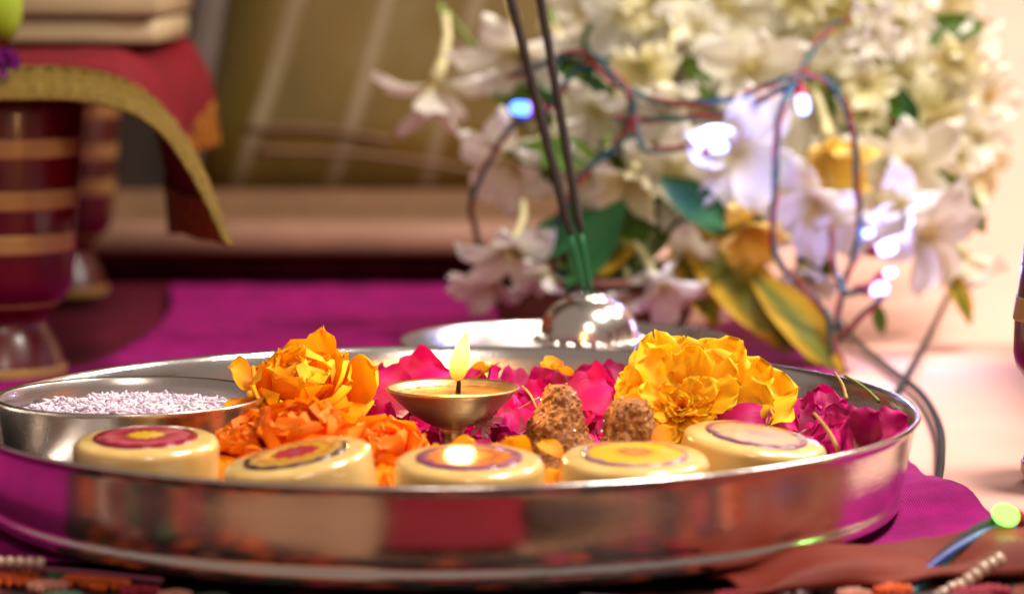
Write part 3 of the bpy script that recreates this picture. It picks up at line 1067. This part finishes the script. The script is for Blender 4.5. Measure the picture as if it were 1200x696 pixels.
for (a, b, Ya, Yb, r, mt, lab) in [((978, 436), (992, 468), 0.02, 0.01, 0.0009, 'straw', 'yellow green stem stub sticking up behind the rose petals'), ((990, 440), (1030, 470), 0.03, 0.015, 0.0008, 'stem_green', 'green stem lying against the inner rim of the plate'),
                                   ((954, 484), (985, 532), -0.02, -0.045, 0.0010, 'straw', 'dry straw coloured stem across the rose petals'), ((470, 500), (440, 520), 0.0, -0.01, 0.0006, 'straw', 'thin pale stem below the lamp cup'),
                                   ((612, 452), (628, 478), 0.02, 0.0, 0.0006, 'straw', 'thin pale stem between the lamp and the taller cone'), ((606, 480), (632, 466), 0.005, 0.01, 0.0005, 'straw', 'hair thin dry stem crossing another beside the lamp')]:
    pa, pb = W(a[0], a[1], Ya), W(b[0], b[1], Yb)
    mid = pa.lerp(pb, 0.5) + Vector((0.0006, 0, 0.0004))
    tag(obj('dry_stem', tube(spline([pa, mid, pb], 12), lambda t: r * (0.45 + 0.35 * t + 0.08 * math.sin(t * 31)), 8), M[mt]), lab, 'stem')
# a small dried floret below the lamp
c = W(566, 492, -0.002)
t = thing('dried_floret', c, 'small pale dried flower head under the lamp cup', 'flower')
SP = [mesh('petal', petal(0.007, 0.0014, 0.2, 0.2, 0.05, 300 + k, nu=2, nv=5)) for k in range(3)]
flower(t, (0, -0.9, 0.3), (0, 0, 1), [(12, 25, 1.0, 0.0005, 0), (8, 50, 0.9, 0.0003, 0)], SP, M['rose_pale'], rnd)

# ------------------------------------------------------------------ stool with red cloth
LEG = [(0, 0), (0.0250, 0), (0.0258, 0.001), (0.0258, 0.0050), (0.0248, 0.0075), (0.0228, 0.0130), (0.0200, 0.0180), (0.0178, 0.0215), (0.0175, 0.0245), (0.0190, 0.0270), (0.0225, 0.0300), (0.0262, 0.0340),
       (0.0282, 0.0370), (0.0290, 0.0395), (0.0294, 0.0420), (0.0303, 0.0560), (0.0316, 0.0740), (0.0330, 0.0920), (0.0343, 0.1110), (0.0345, 0.1165), (0, 0.1165)]


def leg_r(z):
    for (r0, z0), (r1, z1) in zip(LEG[1:], LEG[2:]):
        if z0 <= z <= z1 and z1 > z0:
            return r0 + (r1 - r0) * (z - z0) / (z1 - z0)
    return 0.03


leg_me = mesh('leg', lathe(LEG, 64))
band_me = []
for (z0, z1) in ((0.0012, 0.0055), (0.0300, 0.0318), (0.0532, 0.0612), (0.0713, 0.0793), (0.0925, 0.1005)):
    band_me.append(mesh('gold_band', lathe([(leg_r(z0) - 0.001, z0), (leg_r(z0) + 0.0003, z0 + 0.0001), (leg_r(z0) + 0.0004, z0 + 0.0003)] + [(leg_r(z0 + (z1 - z0) * q / 5) + 0.0004, z0 + (z1 - z0) * q / 5) for q in range(1, 5)] + [(leg_r(z1) + 0.0004, z1 - 0.0003), (leg_r(z1) + 0.0003, z1 - 0.0001), (leg_r(z1) - 0.001, z1)], 64)))


def taper(me):
    c_ = me.copy()
    for v_ in c_.vertices:
        k_ = 1 - 0.42 * max(0, v_.co.z - 0.05) / 0.065
        v_.co.x *= k_
        v_.co.y *= k_
    return c_


def stool(loc, label, spots, top_xy, top_c, z=0.1166, narrow=False):
    s = thing('low_stool', loc, label, 'stool')
    lm_, bm2 = (taper(leg_me), [taper(b) for b in band_me]) if narrow else (leg_me, band_me)
    for (x, y) in spots:
        l_ = obj('leg', lm_, M['lacquer'], s, loc=(x, y, 0))
        for b in bm2:
            obj('gold_band', b, M['gold_band'], l_)
    obj('top', box(top_xy[0], top_xy[1], 0.010, 0.003), M['lacquer'], s, loc=(top_c[0], top_c[1], z))
    return s


stool((-0.191, 0.306, 0), 'low stool with maroon and gold banded turned legs under the red cloth', [(0, 0), (-0.024, 0.31), (-0.30, 0.0), (-0.324, 0.31)], (0.39, 0.40), (-0.168, 0.155))
rp = W(1288, 565, 0.055)
stool((rp.x, rp.y, 0), 'second low stool with a gold banded leg on the peach sheet', [(0, 0), (0.26, 0.0), (0.06, 0.26), (0.26, 0.26)], (0.28, 0.28), (0.175, 0.15), narrow=True)

rows = [
    (0.258, [(-160, 116), (0, 116), (90, 117), (150, 130), (190, 156), (222, 200), (246, 245), (266, 287)]),
    (0.272, [(-160, 79), (0, 79), (90, 81), (150, 96), (197, 132), (232, 186), (254, 238), (271, 287)]),
    (0.33, [(-160, 68), (0, 68), (90, 68), (138, 76), (172, 116), (192, 168), (206, 222), (216, 274)]),
    (0.41, [(-160, 60), (0, 60), (90, 59), (145, 63), (180, 98), (190, 152), (198, 205), (202, 268)]),
    (0.50, [(-160, 54), (0, 54), (90, 52), (150, 52), (208, 74), (228, 112), (226, 150), (220, 190)]),
    (0.58, [(-160, 50), (0, 50), (90, 47), (160, 45), (214, 44), (240, 74), (252, 118), (258, 170)]),
]
ctrl = [[W(px, py, Y) for (px, py) in r] for (Y, r) in rows]


def drape(a, b):
    col = [catmull(r, a) for r in ctrl]
    return catmull(col, b)


cl0 = Vector((-0.2, 0.42, 0.128))
rc = thing('red_drape', cl0, 'red cloth with gold borders hanging over the edge of the stool', 'cloth')
o = obj('fabric', shift(grid(60, 60, lambda a, b: drape(a, 0.2 + 0.8 * b) + Vector((0, 0, 0.0012 * noise.noise(Vector((a * 14, b * 9, 0)))))), cl0), M['red_cloth'], rc)
solid(o, 0.0006)
o = obj('gold_border', shift(grid(90, 8, lambda a, b: drape(a, 0.2 * b) + Vector((0, -0.0012, 0.0006 * math.sin(a * 160)))), cl0), M['gold_braid'], rc)
solid(o, 0.0012)
o = obj('gold_hem', shift(grid(14, 60, lambda a, b: drape(0.86 + 0.14 * a, 0.2 + 0.8 * b) + Vector((-0.0009, -0.0012, 0.0006))), cl0), M['gold_brocade'], rc)
solid(o, 0.0022, 0)
for (e, r_) in ((0.0, 0.0009), (0.2, 0.0007)):
    obj('piping', shift(tube([drape(i / 80, e) + Vector((0, -0.002, 0)) for i in range(81)], lambda t: r_ * (1 + 0.25 * math.sin(t * 400)), 6), cl0), M['gold_braid'], rc)

# cream boxes on the stool
for (y0, y1, rgt, lab, dep) in ((52, 22, 183, 'lower cream wooden box on the red cloth', 0.44), (19, -40, 187, 'upper cream wooden box stacked on another one', 0.435)):
    a, b = W(rgt, y0, dep), W(rgt, y1, dep)
    w = 0.26
    tag(obj('cream_box', box(w, 0.14, (b - a).length, 0.0015), M['cream_wood'], loc=(a.x - w / 2, dep + 0.07, a.z)), lab, 'box', 'cream boxes on the stool')
# green fruit and purple blossom on the red cloth
c = W(-8, 8, 0.33)
v, f = lathe([(0, -0.016)] + [(0.0125 * math.sin(math.pi * i / 14) ** 0.8, -0.016 * math.cos(math.pi * i / 14)) for i in range(1, 14)] + [(0, 0.016)], 24)
fr_ = thing('green_fruit', c - Vector((0, 0, 0.016)), 'green fruit above the purple blossom on the red cloth', 'fruit')
obj('body', (v, f), M['green_fruit'], fr_, loc=(0, 0, 0.016))
obj('stalk', tube(spline([(0, 0, 0.031), (0.001, 0, 0.035), (0.003, 0, 0.038)], 6), 0.0009, 6), M['stem_green'], fr_)
c = W(2, 76, 0.262)
t = thing('purple_blossom', c, 'small purple frilled blossom on the gold border', 'flower')
PP = [mesh('petal', petal(0.008, 0.004, 0.3, 0.3, 0.12, 500 + k, nu=4, nv=5)) for k in range(3)]
flower(t, (0.3, -0.6, 0.6), (0, 0, 1), [(9, 10, 1.0, 0.001, 0), (7, 40, 0.8, 0.0005, 0)], PP, M['purple_petal'], rnd)

# ------------------------------------------------------------------ framed picture leaning behind
pm = Mat('olive_painting')
vec = pm.coord('Object', (1, 1, 1))
mp = pm.n('ShaderNodeMapping')
mp.inputs['Rotation'].default_value = (0, R(-17), 0)
pm.l(vec, mp.inputs[0])
wv = pm.n('ShaderNodeTexWave')
wv.inputs['Scale'].default_value = 6.3
wv.inputs['Distortion'].default_value = 0.9
wv.inputs['Detail'].default_value = 2
wv.inputs['Phase Offset'].default_value = 0.5
wv.bands_direction = 'X'
pm.l(mp.outputs[0], wv.inputs['Vector'])
base = pm.ramp(pm.noise(7, 4), [(0.3, srgb(80, 68, 22)), (0.5, srgb(106, 82, 20)), (0.62, srgb(118, 104, 58)), (0.8, srgb(134, 94, 26))])
st = pm.ramp(wv.outputs['Fac'], [(0.90, (0, 0, 0, 1)), (0.985, (1, 1, 1, 1))])
mx = pm.n('ShaderNodeMixRGB')
mx.inputs[2].default_value = srgb(158, 142, 116)
nn = pm.noise(16, 3)
mm = pm.n('ShaderNodeMath', operation='MULTIPLY')
pm.l(st, mm.inputs[0])
pm.l(nn, mm.inputs[1])
pm.l(mm.outputs[0], mx.inputs[0])
pm.l(base, mx.inputs[1])
pm.color(mx.outputs[0])
pm.set(Roughness=0.35, Coat_Weight=0.15)
PL, PRt = W(232, 0, 0.76).x, 0.13
pc = Vector(((PL + PRt) / 2, 0.72, 0.0))
pic = thing('framed_picture', pc, 'olive brown picture in a wide wooden frame leaning behind the flowers', 'picture')
pw = PRt - PL
lean = R(6)
zb0, zb1 = W(400, 299, 0.70).z, W(400, 262, 0.70).z
obj('bottom_rail', box(pw + 0.14, 0.02, zb1 - zb0, 0.003), M['frame_wood'], pic, loc=(-0.02, -0.012, zb0))
bz = zb1 - zb0
v, f, uv = grid(20, 6, lambda a, b: Vector(((a - 0.5) * (pw + 0.13) - 0.02, -0.004 + 0.03 * b, zb1 - 0.002 + 0.017 * b + 0.002 * math.sin(b * 9))))
o = obj('inner_bevel', (v, f, uv), M['frame_bevel'], pic)
solid(o, 0.004)
zc = zb1 + 0.013
obj('side_rail', box(0.022, 0.018, 0.42, 0.003), M['grey_wall'], pic, loc=(-pw / 2 - 0.010, 0.036, zc - 0.01), rot=(-lean, R(9), 0))
o = obj('canvas', grid(10, 10, lambda a, b: Vector(((a - 0.5) * pw + 0.0 + b * 0.065, 0.03 + 0.40 * b * math.sin(lean), zc + 0.40 * b))), pm.m, pic)
solid(o, 0.004, 1)
for (a0, b0, a1, b1) in (((290), 150, 460, 165), (300, 176, 560, 200)):
    p0, p1 = W(a0, b0, 0.748) - pc, W(a1, b1, 0.748) - pc
    obj('painted_line', tube(spline([p0, p0.lerp(p1, 0.5) + Vector((0, 0, 0.003)), p1], 12), 0.0018, 6), M['frame_bevel'], pic)
# support boards under the picture rail: dark plinth
o = obj('plinth', box(0.62, 0.16, 0.016, 0.002), M['maroon_cloth'], loc=(-0.10, 0.80, -0.002))
tag(o, 'dark maroon covered board under the framed picture', 'board')

# ------------------------------------------------------------------ bouquet in a clay pot
pp = Vector((0.058, 0.375, 0.0))
pot = thing('clay_pot', pp, 'low brown clay pot holding the white flowers', 'pot')
obj('body', lathe([(0, 0.0), (0.026, 0.0), (0.030, 0.002), (0.040, 0.012), (0.0445, 0.022), (0.043, 0.031), (0.0395, 0.0335), (0.036, 0.032), (0.037, 0.022), (0.03, 0.008), (0, 0.006)], 48), M['terracotta'], pot)
obj('rim', lathe([(0.0385, 0.0325), (0.0425, 0.0330), (0.0435, 0.0350), (0.042, 0.037), (0.0385, 0.0372), (0.037, 0.035), (0.0385, 0.0325)], 48), M['terracotta'], pot)

bq = thing('bouquet', pp + Vector((0, 0, 0.03)), 'big spray of white tuberose flowers and leaves in the clay pot', 'bouquet')
BL = bq.location.copy()
rnd = random.Random(77)
WP = [mesh('petal', petal(0.01, 0.0054, 0.4, rnd.uniform(-0.45, 0.0), 0.09, 600 + k, base=0.4, tip=0.55, nu=7, nv=9)) for k in range(4)]
tube_me = mesh('flower', tube([Vector((0, 0, -0.024)), Vector((0.0015, 0, -0.017)), Vector((0.001, 0, -0.009)), Vector((0, 0, -0.004)), Vector((0, 0, -0.001))], lambda t: 0.0015 + 0.0014 * t * t, 8))
st_me = mesh('stamen', tube([Vector((0, 0, 0)), Vector((0, 0, 0.006))], 0.0012, 6))
# (px, py, depth, size, facing (x right, y up, z to camera), openness, material)
FL = [
    (512, 100, .42, 1.25, (-.1, -.93, .35), 12, 'w'), (604, 62, .42, 1.15, (.1, -.7, .6), 22, 'w'), (660, 70, .44, 1.0, (.2, -.6, .7), 22, 'w'), (600, 192, .39, 1.0, (-.5, -.4, .7), 18, 'w'),
    (645, 165, .40, 1.0, (-.2, -.6, .7), 25, 'w'), (600, 292, .345, 1.0, (-.15, -.6, .6), 30, 'w'), (742, 205, .35, .9, (-.2, -.7, .6), 40, 'c'), (772, 335, .33, .95, (.35, -.6, .6), 30, 'w'),
    (790, 200, .36, 1.0, (-.3, -.3, .8), 25, 'w'), (866, 178, .336, 1.25, (.3, -.2, .9), 15, 'w'), (845, 12, .40, 1.35, (.1, -.2, .9), 15, 'w'), (905, 20, .42, 1.2, (.1, -.5, .8), 20, 'w'),
    (985, 8, .42, 1.2, (.1, -.5, .8), 20, 'c'), (878, 80, .38, 1.1, (.1, -.3, .9), 20, 'w'), (778, 95, .37, 1.2, (-.1, -.8, .5), 45, 'w'), (735, 15, .42, 1.0, (-.4, -.4, .7), 25, 'w'),
    (960, 90, .40, 1.1, (.2, -.4, .8), 22, 'w'), (1015, 60, .44, 1.2, (.1, -.3, .9), 20, 'c'), (1060, 40, .46, 1.1, (.2, -.4, .8), 22, 'c'), (1105, 95, .45, 1.2, (.5, -.2, .8), 20, 'w'),
    (1085, 150, .42, 1.1, (.5, -.3, .8), 22, 'c'), (1058, 195, .38, 1.35, (.1, -.4, .9), 14, 'w'), (972, 165, .36, 1.1, (.2, -.7, .6), 45, 'y'), (950, 235, .35, 1.2, (-.1, -.5, .8), 25, 'w'),
    (872, 265, .34, .9, (.3, -.6, .7), 35, 'y'), (1082, 275, .342, 1.2, (.5, -.4, .7), 22, 'w'), (1010, 130, .42, 1.1, (.1, -.2, .9), 20, 'c'), (1150, 115, .46, 1.1, (.8, -.1, .6), 22, 'w'),
    (925, 195, .38, 1.1, (-.2, -.4, .8), 25, 'w'), (1045, 110, .44, 1.0, (.0, -.2, .9), 20, 'c'), (1140, 190, .44, .9, (.7, -.4, .6), 28, 'c'), (1000, 250, .36, 1.0, (.1, -.7, .6), 35, 'w'),
    (830, 130, .40, 1.0, (-.1, -.3, .9), 22, 'w'), (900, 130, .40, 1.0, (.1, -.2, .9), 22, 'w'), (700, 130, .41, .9, (-.3, -.3, .8), 25, 'w'), (815, 215, .38, .9, (.1, -.4, .8), 24, 'w'),
    (1130, 300, .38, .8, (.5, -.8, .4), 50, 'w'), (940, 310, .37, .9, (.1, -.7, .6), 40, 'w'), (690, 205, .38, .8, (-.4, -.5, .7), 30, 'w'), (930, 45, .46, 1.1, (0, -.3, .9), 22, 'c'), (800, 45, .46, 1.0, (-.1, -.3, .9), 22, 'w'), (1090, 5, .48, 1.0, (.3, -.2, .9), 22, 'c'),
    (575, 330, .36, .8, (-.4, -.6, .6), 30, 'w'), (640, 320, .34, .8, (.1, -.8, .5), 40, 'w'), (740, 345, .345, .8, (.2, -.6, .7), 30, 'w'), (800, 300, .35, .8, (.3, -.5, .8), 30, 'w'),
    (690, 15, .47, 1.0, (-.2, -.2, .9), 25, 'w'), (870, 45, .47, 1.1, (.1, -.2, .9), 20, 'w'), (760, 60, .45, 1.0, (-.2, -.4, .8), 25, 'w'), (1030, 20, .47, 1.1, (.2, -.2, .9), 20, 'c'), (1110, 140, .46, 1.0, (.5, -.1, .8), 24, 'y'), (930, 130, .42, .9, (.1, -.4, .8), 24, 'c'), (1090, 215, .42, 1.0, (.4, -.4, .8), 22, 'w'),
    (850, 215, .37, .9, (.1, -.5, .8), 25, 'w'), (1055, 240, .350, 1.0, (.2, -.5, .8), 25, 'w'), (1125, 55, .5, .9, (.5, .1, .8), 22, 'w'), (1000, 200, .4, .9, (.1, -.4, .8), 28, 'w'),
]
MATS = {'w': 'white_petal', 'c': 'cream_petal', 'y': 'yellow_petal'}
WPm = {}
for k_, mn in MATS.items():
    WPm[k_] = []
    for me in WP:
        c2 = me.copy()
        c2.materials.append(M[mn])
        WPm[k_].append(c2)
for i, (px, py, Y, s, fc, opn, mt) in enumerate(FL):
    c = W(px, py, Y) - BL
    ax = Vector((fc[0], -fc[2], fc[1])).normalized()
    up = Vector((0.1, 0.3, 1))
    e2 = (up - ax * up.dot(ax)).normalized()
    fl_ = obj('flower', tube_me, M['flower_tube'], bq, mw=basis(e2, ax, c, s * 1.14))
    # petals in the flower's own axes: z is the facing
    off = rnd.random() * 6
    for k in range(6):
        th = off + 6.283 * k / 6 + rnd.gauss(0, .12)
        r = Vector((math.cos(th), math.sin(th), 0))
        op = R(opn + rnd.gauss(0, 9) + ((62 if i == 0 else 16) if k % 2 else 0))
        d = r * math.cos(op) + Vector((0, 0, math.sin(op)))
        nrm = Vector((0, 0, math.cos(op))) - r * math.sin(op)
        L_ = rnd.uniform(1.75, 2.25)
        obj('petal', rnd.choice(WPm[mt]), None, fl_, mw=basis(d, nrm, r * 0.0015, (L_ * 1.25, L_, L_)))
    if i % 2 == 0 or py < 60:
        back = c - ax * 0.024 * s
        root = Vector((rnd.uniform(-.012, .012), rnd.uniform(-.008, .012), 0.0))
        mid = root.lerp(back, 0.55) + Vector((0, 0.03, 0.012))
        obj('stem', tube(spline([root, mid, back + Vector((0, .006, .006)), back], 14), 0.0014, 6), M['stem_green'], bq)
# smaller blooms deeper in the spray
fill_me = []
for k_ in range(3):
    for mt in ('white_petal', 'cream_petal'):
        V_, F_, U_ = [], [], []
        for k in range(9):
            th = 6.283 * k / 9 * 2 + rnd.gauss(0, .2)
            r = Vector((math.cos(th), math.sin(th), 0))
            op = R(rnd.uniform(5, 55))
            mtx = basis(r * math.cos(op) + Vector((0, 0, math.sin(op))), Vector((0, 0, math.cos(op))) - r * math.sin(op), r * 0.001, rnd.uniform(1.3, 1.9))
            pv, pf, pu = petal(0.01, 0.0058, 0.4, rnd.uniform(-0.4, 0.1), 0.1, 900 + k + 20 * k_, base=0.4, tip=0.55, nu=5, nv=6)
            b0 = len(V_)
            V_ += [mtx @ Vector(p) for p in pv]
            F_ += [tuple(q + b0 for q in f_) for f_ in pf]
            U_ += pu
        me = mesh('flower', (V_, F_, U_))
        me.materials.append(M[mt])
        fill_me.append(me)
for q in range(46):
    px, py = rnd.uniform(690, 1150), rnd.uniform(-20, 235)
    if px > 1080 and py > 190 or px < 760 and py > 150:
        continue
    ax = Vector((rnd.gauss((px - 900) / 500, .3), -0.9, rnd.gauss(-.2, .35))).normalized()
    e2 = Vector((0, 0.3, 1)) - ax * Vector((0, 0.3, 1)).dot(ax)
    obj('flower', fill_me[rnd.randrange(6)], None, bq, mw=basis(e2, ax, W(px, py, rnd.uniform(.37, .47)) - BL, rnd.uniform(.85, 1.15)))
# leaves
LF = [mesh('leaf', petal(0.01, 0.0036, 0.35, rnd.uniform(-0.5, 0.1), 0.05, 700 + k, base=0.25, tip=0.42, nu=6, nv=10)) for k in range(4)]
LFd = [m_.copy() for m_ in LF]
leafs = [(690, 60, .45, (.8, .5, .1), 4.5, 1), (655, 105, .46, (-.6, .6, .1), 4, 1), (720, 85, .44, (.9, .3, 0), 5, 1), (705, 40, .47, (.4, .8, 0), 4, 0), (830, 66, .44, (.1, -.9, -.2), 3.5, 0), (820, 90, .43, (.6, -.5, -.2), 3.5, 0),
         (905, 60, .43, (.6, .7, -.1), 3, 1), (930, 75, .43, (.3, -.8, -.2), 3, 0), (655, 190, .40, (-.2, -.9, -.1), 3, 0), (665, 180, .41, (-.8, .2, .2), 4, 0), (745, 262, .37, (-.5, -.7, -.2), 4, 0), (705, 280, .36, (-.5, -.8, 0), 4.5, 1), (770, 245, .37, (.5, -.7, 0), 4, 0),
         (670, 270, .38, (-.8, -.3, 0), 4.5, 1), (720, 300, .38, (.7, -.3, 0), 4, 0), (900, 5, .46, (.6, .7, 0), 3, 1), (1060, 45, .46, (.8, -.2, 0), 3, 0), (1100, 40, .48, (.9, .3, 0), 4, 0), (1065, 135, .40, (.3, -.9, -.1), 3, 1), (1040, 100, .43, (.5, -.7, 0), 3, 0),
         (985, 120, .41, (.4, -.8, 0), 3.5, 0), (1120, 230, .42, (.6, -.7, 0), 3.5, 0), (640, 340, .36, (-.6, -.6, 0), 3, 1), (810, 235, .37, (.7, -.5, 0), 4, 1), (950, 285, .38, (.3, -.9, 0), 4, 0), (1030, 370, .40, (.2, -.9, 0), 1.6, 0), (690, 240, .40, (-.7, -.6, .2), 4, 0), (850, 100, .45, (-.5, .6, 0), 4, 1), (760, 60, .46, (.5, .6, 0), 4, 1),
         (760, 150, .42, (.5, -.6, 0), 5, 0), (730, 160, .43, (-.5, -.5, 0), 5, 0), (890, 150, .43, (.3, -.8, 0), 5, 0), (980, 230, .42, (-.3, -.8, 0), 5, 0), (1030, 190, .44, (.3, -.6, 0), 5, 0), (860, 240, .41, (.3, -.6, 0), 5, 0), (920, 110, .46, (.5, .5, 0), 5, 0), (1060, 90, .5, (.5, .5, 0), 5, 0), (660, 130, .46, (-.2, -.7, 0), 5, 0), (1000, 30, .5, (.1, .8, 0), 5, 0),
         (620, 120, .47, (-.5, .4, .1), 4, 0), (840, 50, .5, (.2, .8, 0), 5, 1), (780, 20, .5, (-.2, .8, 0), 5, 1)]
for li, (px, py, Y, d, s, dk_) in enumerate(leafs):
    Y -= 0.04 if li % 2 else 0.012
    dd = Vector((d[0], d[2] * -1, d[1])).normalized()
    obj('leaf', rnd.choice(LFd if dk_ else LF), M['leaf_dark'] if dk_ else M['leaf'], bq, mw=basis(dd, (rnd.gauss(0, .3), -1, .5), W(px, py, Y) - BL - dd * 0.004 * s, (s * 1.1, s, s)))
# large leaves with yellow margins hanging over the pot
lm = Mat('yellow_edged_leaf')
cc = lm.n('ShaderNodeTexCoord')
sp = lm.n('ShaderNodeSeparateXYZ')
lm.l(cc.outputs['UV'], sp.inputs[0])
pg = lm.n('ShaderNodeMath', operation='PINGPONG')
pg.inputs[1].default_value = 0.5
lm.l(sp.outputs['X'], pg.inputs[0])
nz = lm.noise(5, 4, kind='UV')
ma = lm.n('ShaderNodeMath', operation='MULTIPLY_ADD')
ma.inputs[1].default_value = 0.3
lm.l(nz, ma.inputs[0])
lm.l(pg.outputs[0], ma.inputs[2])
cl_ = lm.ramp(ma.outputs[0], [(0.20, srgb(206, 164, 44)), (0.36, srgb(190, 158, 44)), (0.50, srgb(132, 128, 46)), (0.64, srgb(104, 116, 46))])
lm.color(cl_)
lm.set(Roughness=0.75, Specular_IOR_Level=0.2)
lm.bump(lm.noise(14, 4, kind='UV', vscale=(6, 1, 1)), 0.5, 0.001)
lm.translucent(cl_, 0.25)
for (p0, p1, wd, Y0, Y1, s_) in [((800, 268), (930, 400), 0.030, .36, .32, 0.012), ((880, 320), (990, 432), 0.020, .345, .30, 0.012), ((790, 270), (840, 380), 0.020, .36, .33, 0.01), ((935, 355), (965, 440), 0.017, .35, .31, 0.004), ((755, 255), (690, 320), 0.016, .37, .34, 0.008), ((1105, 310), (1140, 375), 0.010, .38, .36, 0.003)]:
    a_, b_ = W(p0[0], p0[1], Y0) - BL, W(p1[0], p1[1], Y1) - BL
    d = (b_ - a_)
    L_ = d.length
    me = mesh('broad_leaf', petal(L_, wd, 0.35, -0.08, 0.03, int(L_ * 1e4), base=0.3, tip=0.45, nu=12, nv=16))
    obj('broad_leaf', me, lm.m, bq, mw=basis(d, (0.3, -1, 0.6), a_))

# ------------------------------------------------------------------ string lights
sl0 = BL.copy()
sl = thing('string_lights', sl0, 'string of small lit bulbs on red, teal and blue wires through the flowers', 'string lights')
led_me = mesh('bulb', lathe([(0, -0.0030), (0.0020, -0.0030), (0.0022, -0.002), (0.0022, 0.0012), (0.0018, 0.0026), (0.0008, 0.0034), (0, 0.0036)], 16))
cap_me = mesh('socket', lathe([(0, -0.0095), (0.0013, -0.0095), (0.0018, -0.008), (0.0024, -0.0035), (0.0024, -0.0025), (0, -0.0025)], 12))
strands = [
    ([(562, 300), (556, 250), (566, 195), (598, 150), (640, 118), (690, 78), (735, 102), (790, 122), (850, 116), (900, 102), (940, 92), (980, 104), (996, 150), (1000, 200), (1004, 260), (992, 330), (985, 400), (992, 440)], [.40, .39, .38, .37, .35, .345, .335, .33, .325, .32, .32, .32, .32, .32, .32, .325, .32, .31]),
    ([(655, 350), (640, 290), (655, 250), (690, 205), (730, 165), (742, 130), (735, 102), (700, 70), (650, 68), (600, 90)], [.35, .34, .33, .33, .33, .33, .335, .345, .36, .38]),
    ([(735, 102), (745, 150), (755, 175), (800, 172), (842, 172)], [.335, .33, .325, .325, .322]),
    ([(720, 140), (790, 142), (850, 132), (905, 112), (930, 98), (955, 55), (975, 30), (1010, 25), (1080, 28)], [.34, .335, .33, .325, .32, .34, .38, .41, .43]),
    ([(930, 98), (912, 135), (908, 190), (912, 240), (906, 295), (930, 330), (970, 370), (985, 420)], [.32, .32, .32, .32, .32, .32, .315, .31]),
    ([(972, 265), (976, 310), (988, 345), (1012, 338), (1030, 325)], [.325, .32, .315, .312, .312]),
    ([(988, 380), (985, 400), (1010, 372), (1035, 345)], [.315, .315, .313, .312]),
]
for pts, ds in strands:
    path = spline([W(p[0], p[1], d) for p, d in zip(pts, ds)], 22 * len(pts))
    path = [p + Vector((noise.noise(p * 38), noise.noise(p * 38 + Vector((5, 0, 0))), noise.noise(p * 38 + Vector((0, 7, 0))))) * 0.0035 for p in path]
    ln = sum((b - a).length for a, b in zip(path, path[1:]))
    for q, wn_ in enumerate(('wire_red', 'wire_teal', 'wire_green')):
        obj('wire', shift(tube(twist(path, 0.0009, ln / 0.035, q * 2.09), 0.00065, 6), sl0), M[wn_], sl)


def bulb(px, py, Y, mat, s, d=(0, 0, 1), cap='wire_red', power=0.0, col=(0.6, 0.7, 1.0), parent=None):
    p_ = parent or sl
    c = W(px, py, Y) - p_.location
    b = obj('bulb', led_me.copy(), M[mat], p_, mw=basis(Vector((0.3, 0.8, 0.1)).cross(Vector(d)), d, c, s))
    obj('socket', cap_me, M[cap], b)
    if power:
        l_ = bpy.data.lights.new('bulb_glow', 'POINT')
        l_.energy = power
        l_.color = col
        l_.shadow_soft_size = 0.003
        lo_ = bpy.data.objects.new('bulb_glow', l_)
        COL.objects.link(lo_)
        lo_.parent = p_
        lo_.location = c + Vector((0, -0.006, 0.002))


bulb(610, 127, .36, 'led_blue', 1.35, (-1, -.6, .1), power=0.006, col=(0.3, 0.45, 1))
bulb(842, 172, .318, 'led_white', 1.2, (1, -.5, .05), power=0.085, col=(0.24, 0.30, 1))
bulb(941, 123, .318, 'led_white', 1.3, (.1, -.6, -.8), 'wire_blue', power=0.02, col=(0.5, 0.55, 1))
bulb(1018, 273, .33, 'led_white', 0.85, (.4, -.8, .2), 'wire_blue')
bulb(1040, 291, .325, 'led_white', 1.35, (.5, -.8, .2), power=0.10, col=(0.26, 0.30, 1))
bulb(1043, 320, .315, 'led_white', 0.8, (.8, -.6, .3))
bulb(1030, 338, .312, 'led_violet', 1.2, (.9, -.4, .1), power=0.006, col=(0.7, 0.5, 1))
bulb(1063, 134, .40, 'led_green_dim', 1.5, (.2, -.8, .2), 'wire_teal')

# near strand at the corner of the plate
n0 = W(1178, 605, -0.075)
sl2 = thing('string_light_end', n0, 'glowing green bulb on a teal wire lying over the rust cloth', 'string lights')
path = spline([W(1040, 716, -0.125), W(1070, 688, -0.118), W(1105, 655, -0.105), W(1140, 628, -0.09), W(1168, 612, -0.08)], 50)
for q, wn_ in enumerate(('wire_teal', 'black_rubber', 'wire_blue')):
    obj('wire', shift(tube(twist(path, 0.0012, 0.6, q * 2.09 + 1), 0.00135, 8), n0), M[wn_], sl2)
path = spline([W(1186, 612, -0.078), W(1196, 640, -0.085), W(1215, 660, -0.09)], 20)
for q, wn_ in enumerate(('wire_blue', 'wire_red')):
    obj('wire', shift(tube(twist(path, 0.0012, 0.4, q * 3.14), 0.0012, 8), n0), M[wn_], sl2)
bulb(1178, 603, -0.082, 'led_green', 1.4, (-.6, -.8, .35), 'wire_red', power=0.004, col=(0.4, 1, 0.2), parent=sl2)

# black cable on the peach sheet
cab = spline([WZ(985, 378, 0.004), WZ(1005, 402, 0.004), WZ(1045, 434, 0.004), WZ(1080, 462, 0.004), WZ(1101, 500, 0.003), WZ(1103, 540, 0.001), WZ(1097, 572, -0.0022), WZ(1088, 596, -0.0026)], 90)
tag(obj('black_cable', tube(cab, 0.0014, 10), M['black_rubber']), 'dark cable curving over the peach sheet beside the plate', 'cable')
cab = spline([W(1128, 310, .40), WZ(1112, 345, 0.020), WZ(1088, 395, 0.008), WZ(1058, 448, 0.006), WZ(1046, 470, 0.004)], 40)
tag(obj('thin_cable', tube(cab, 0.0014, 10), M['black_rubber']), 'straight dark cable slanting across the peach sheet from the flowers', 'cable')
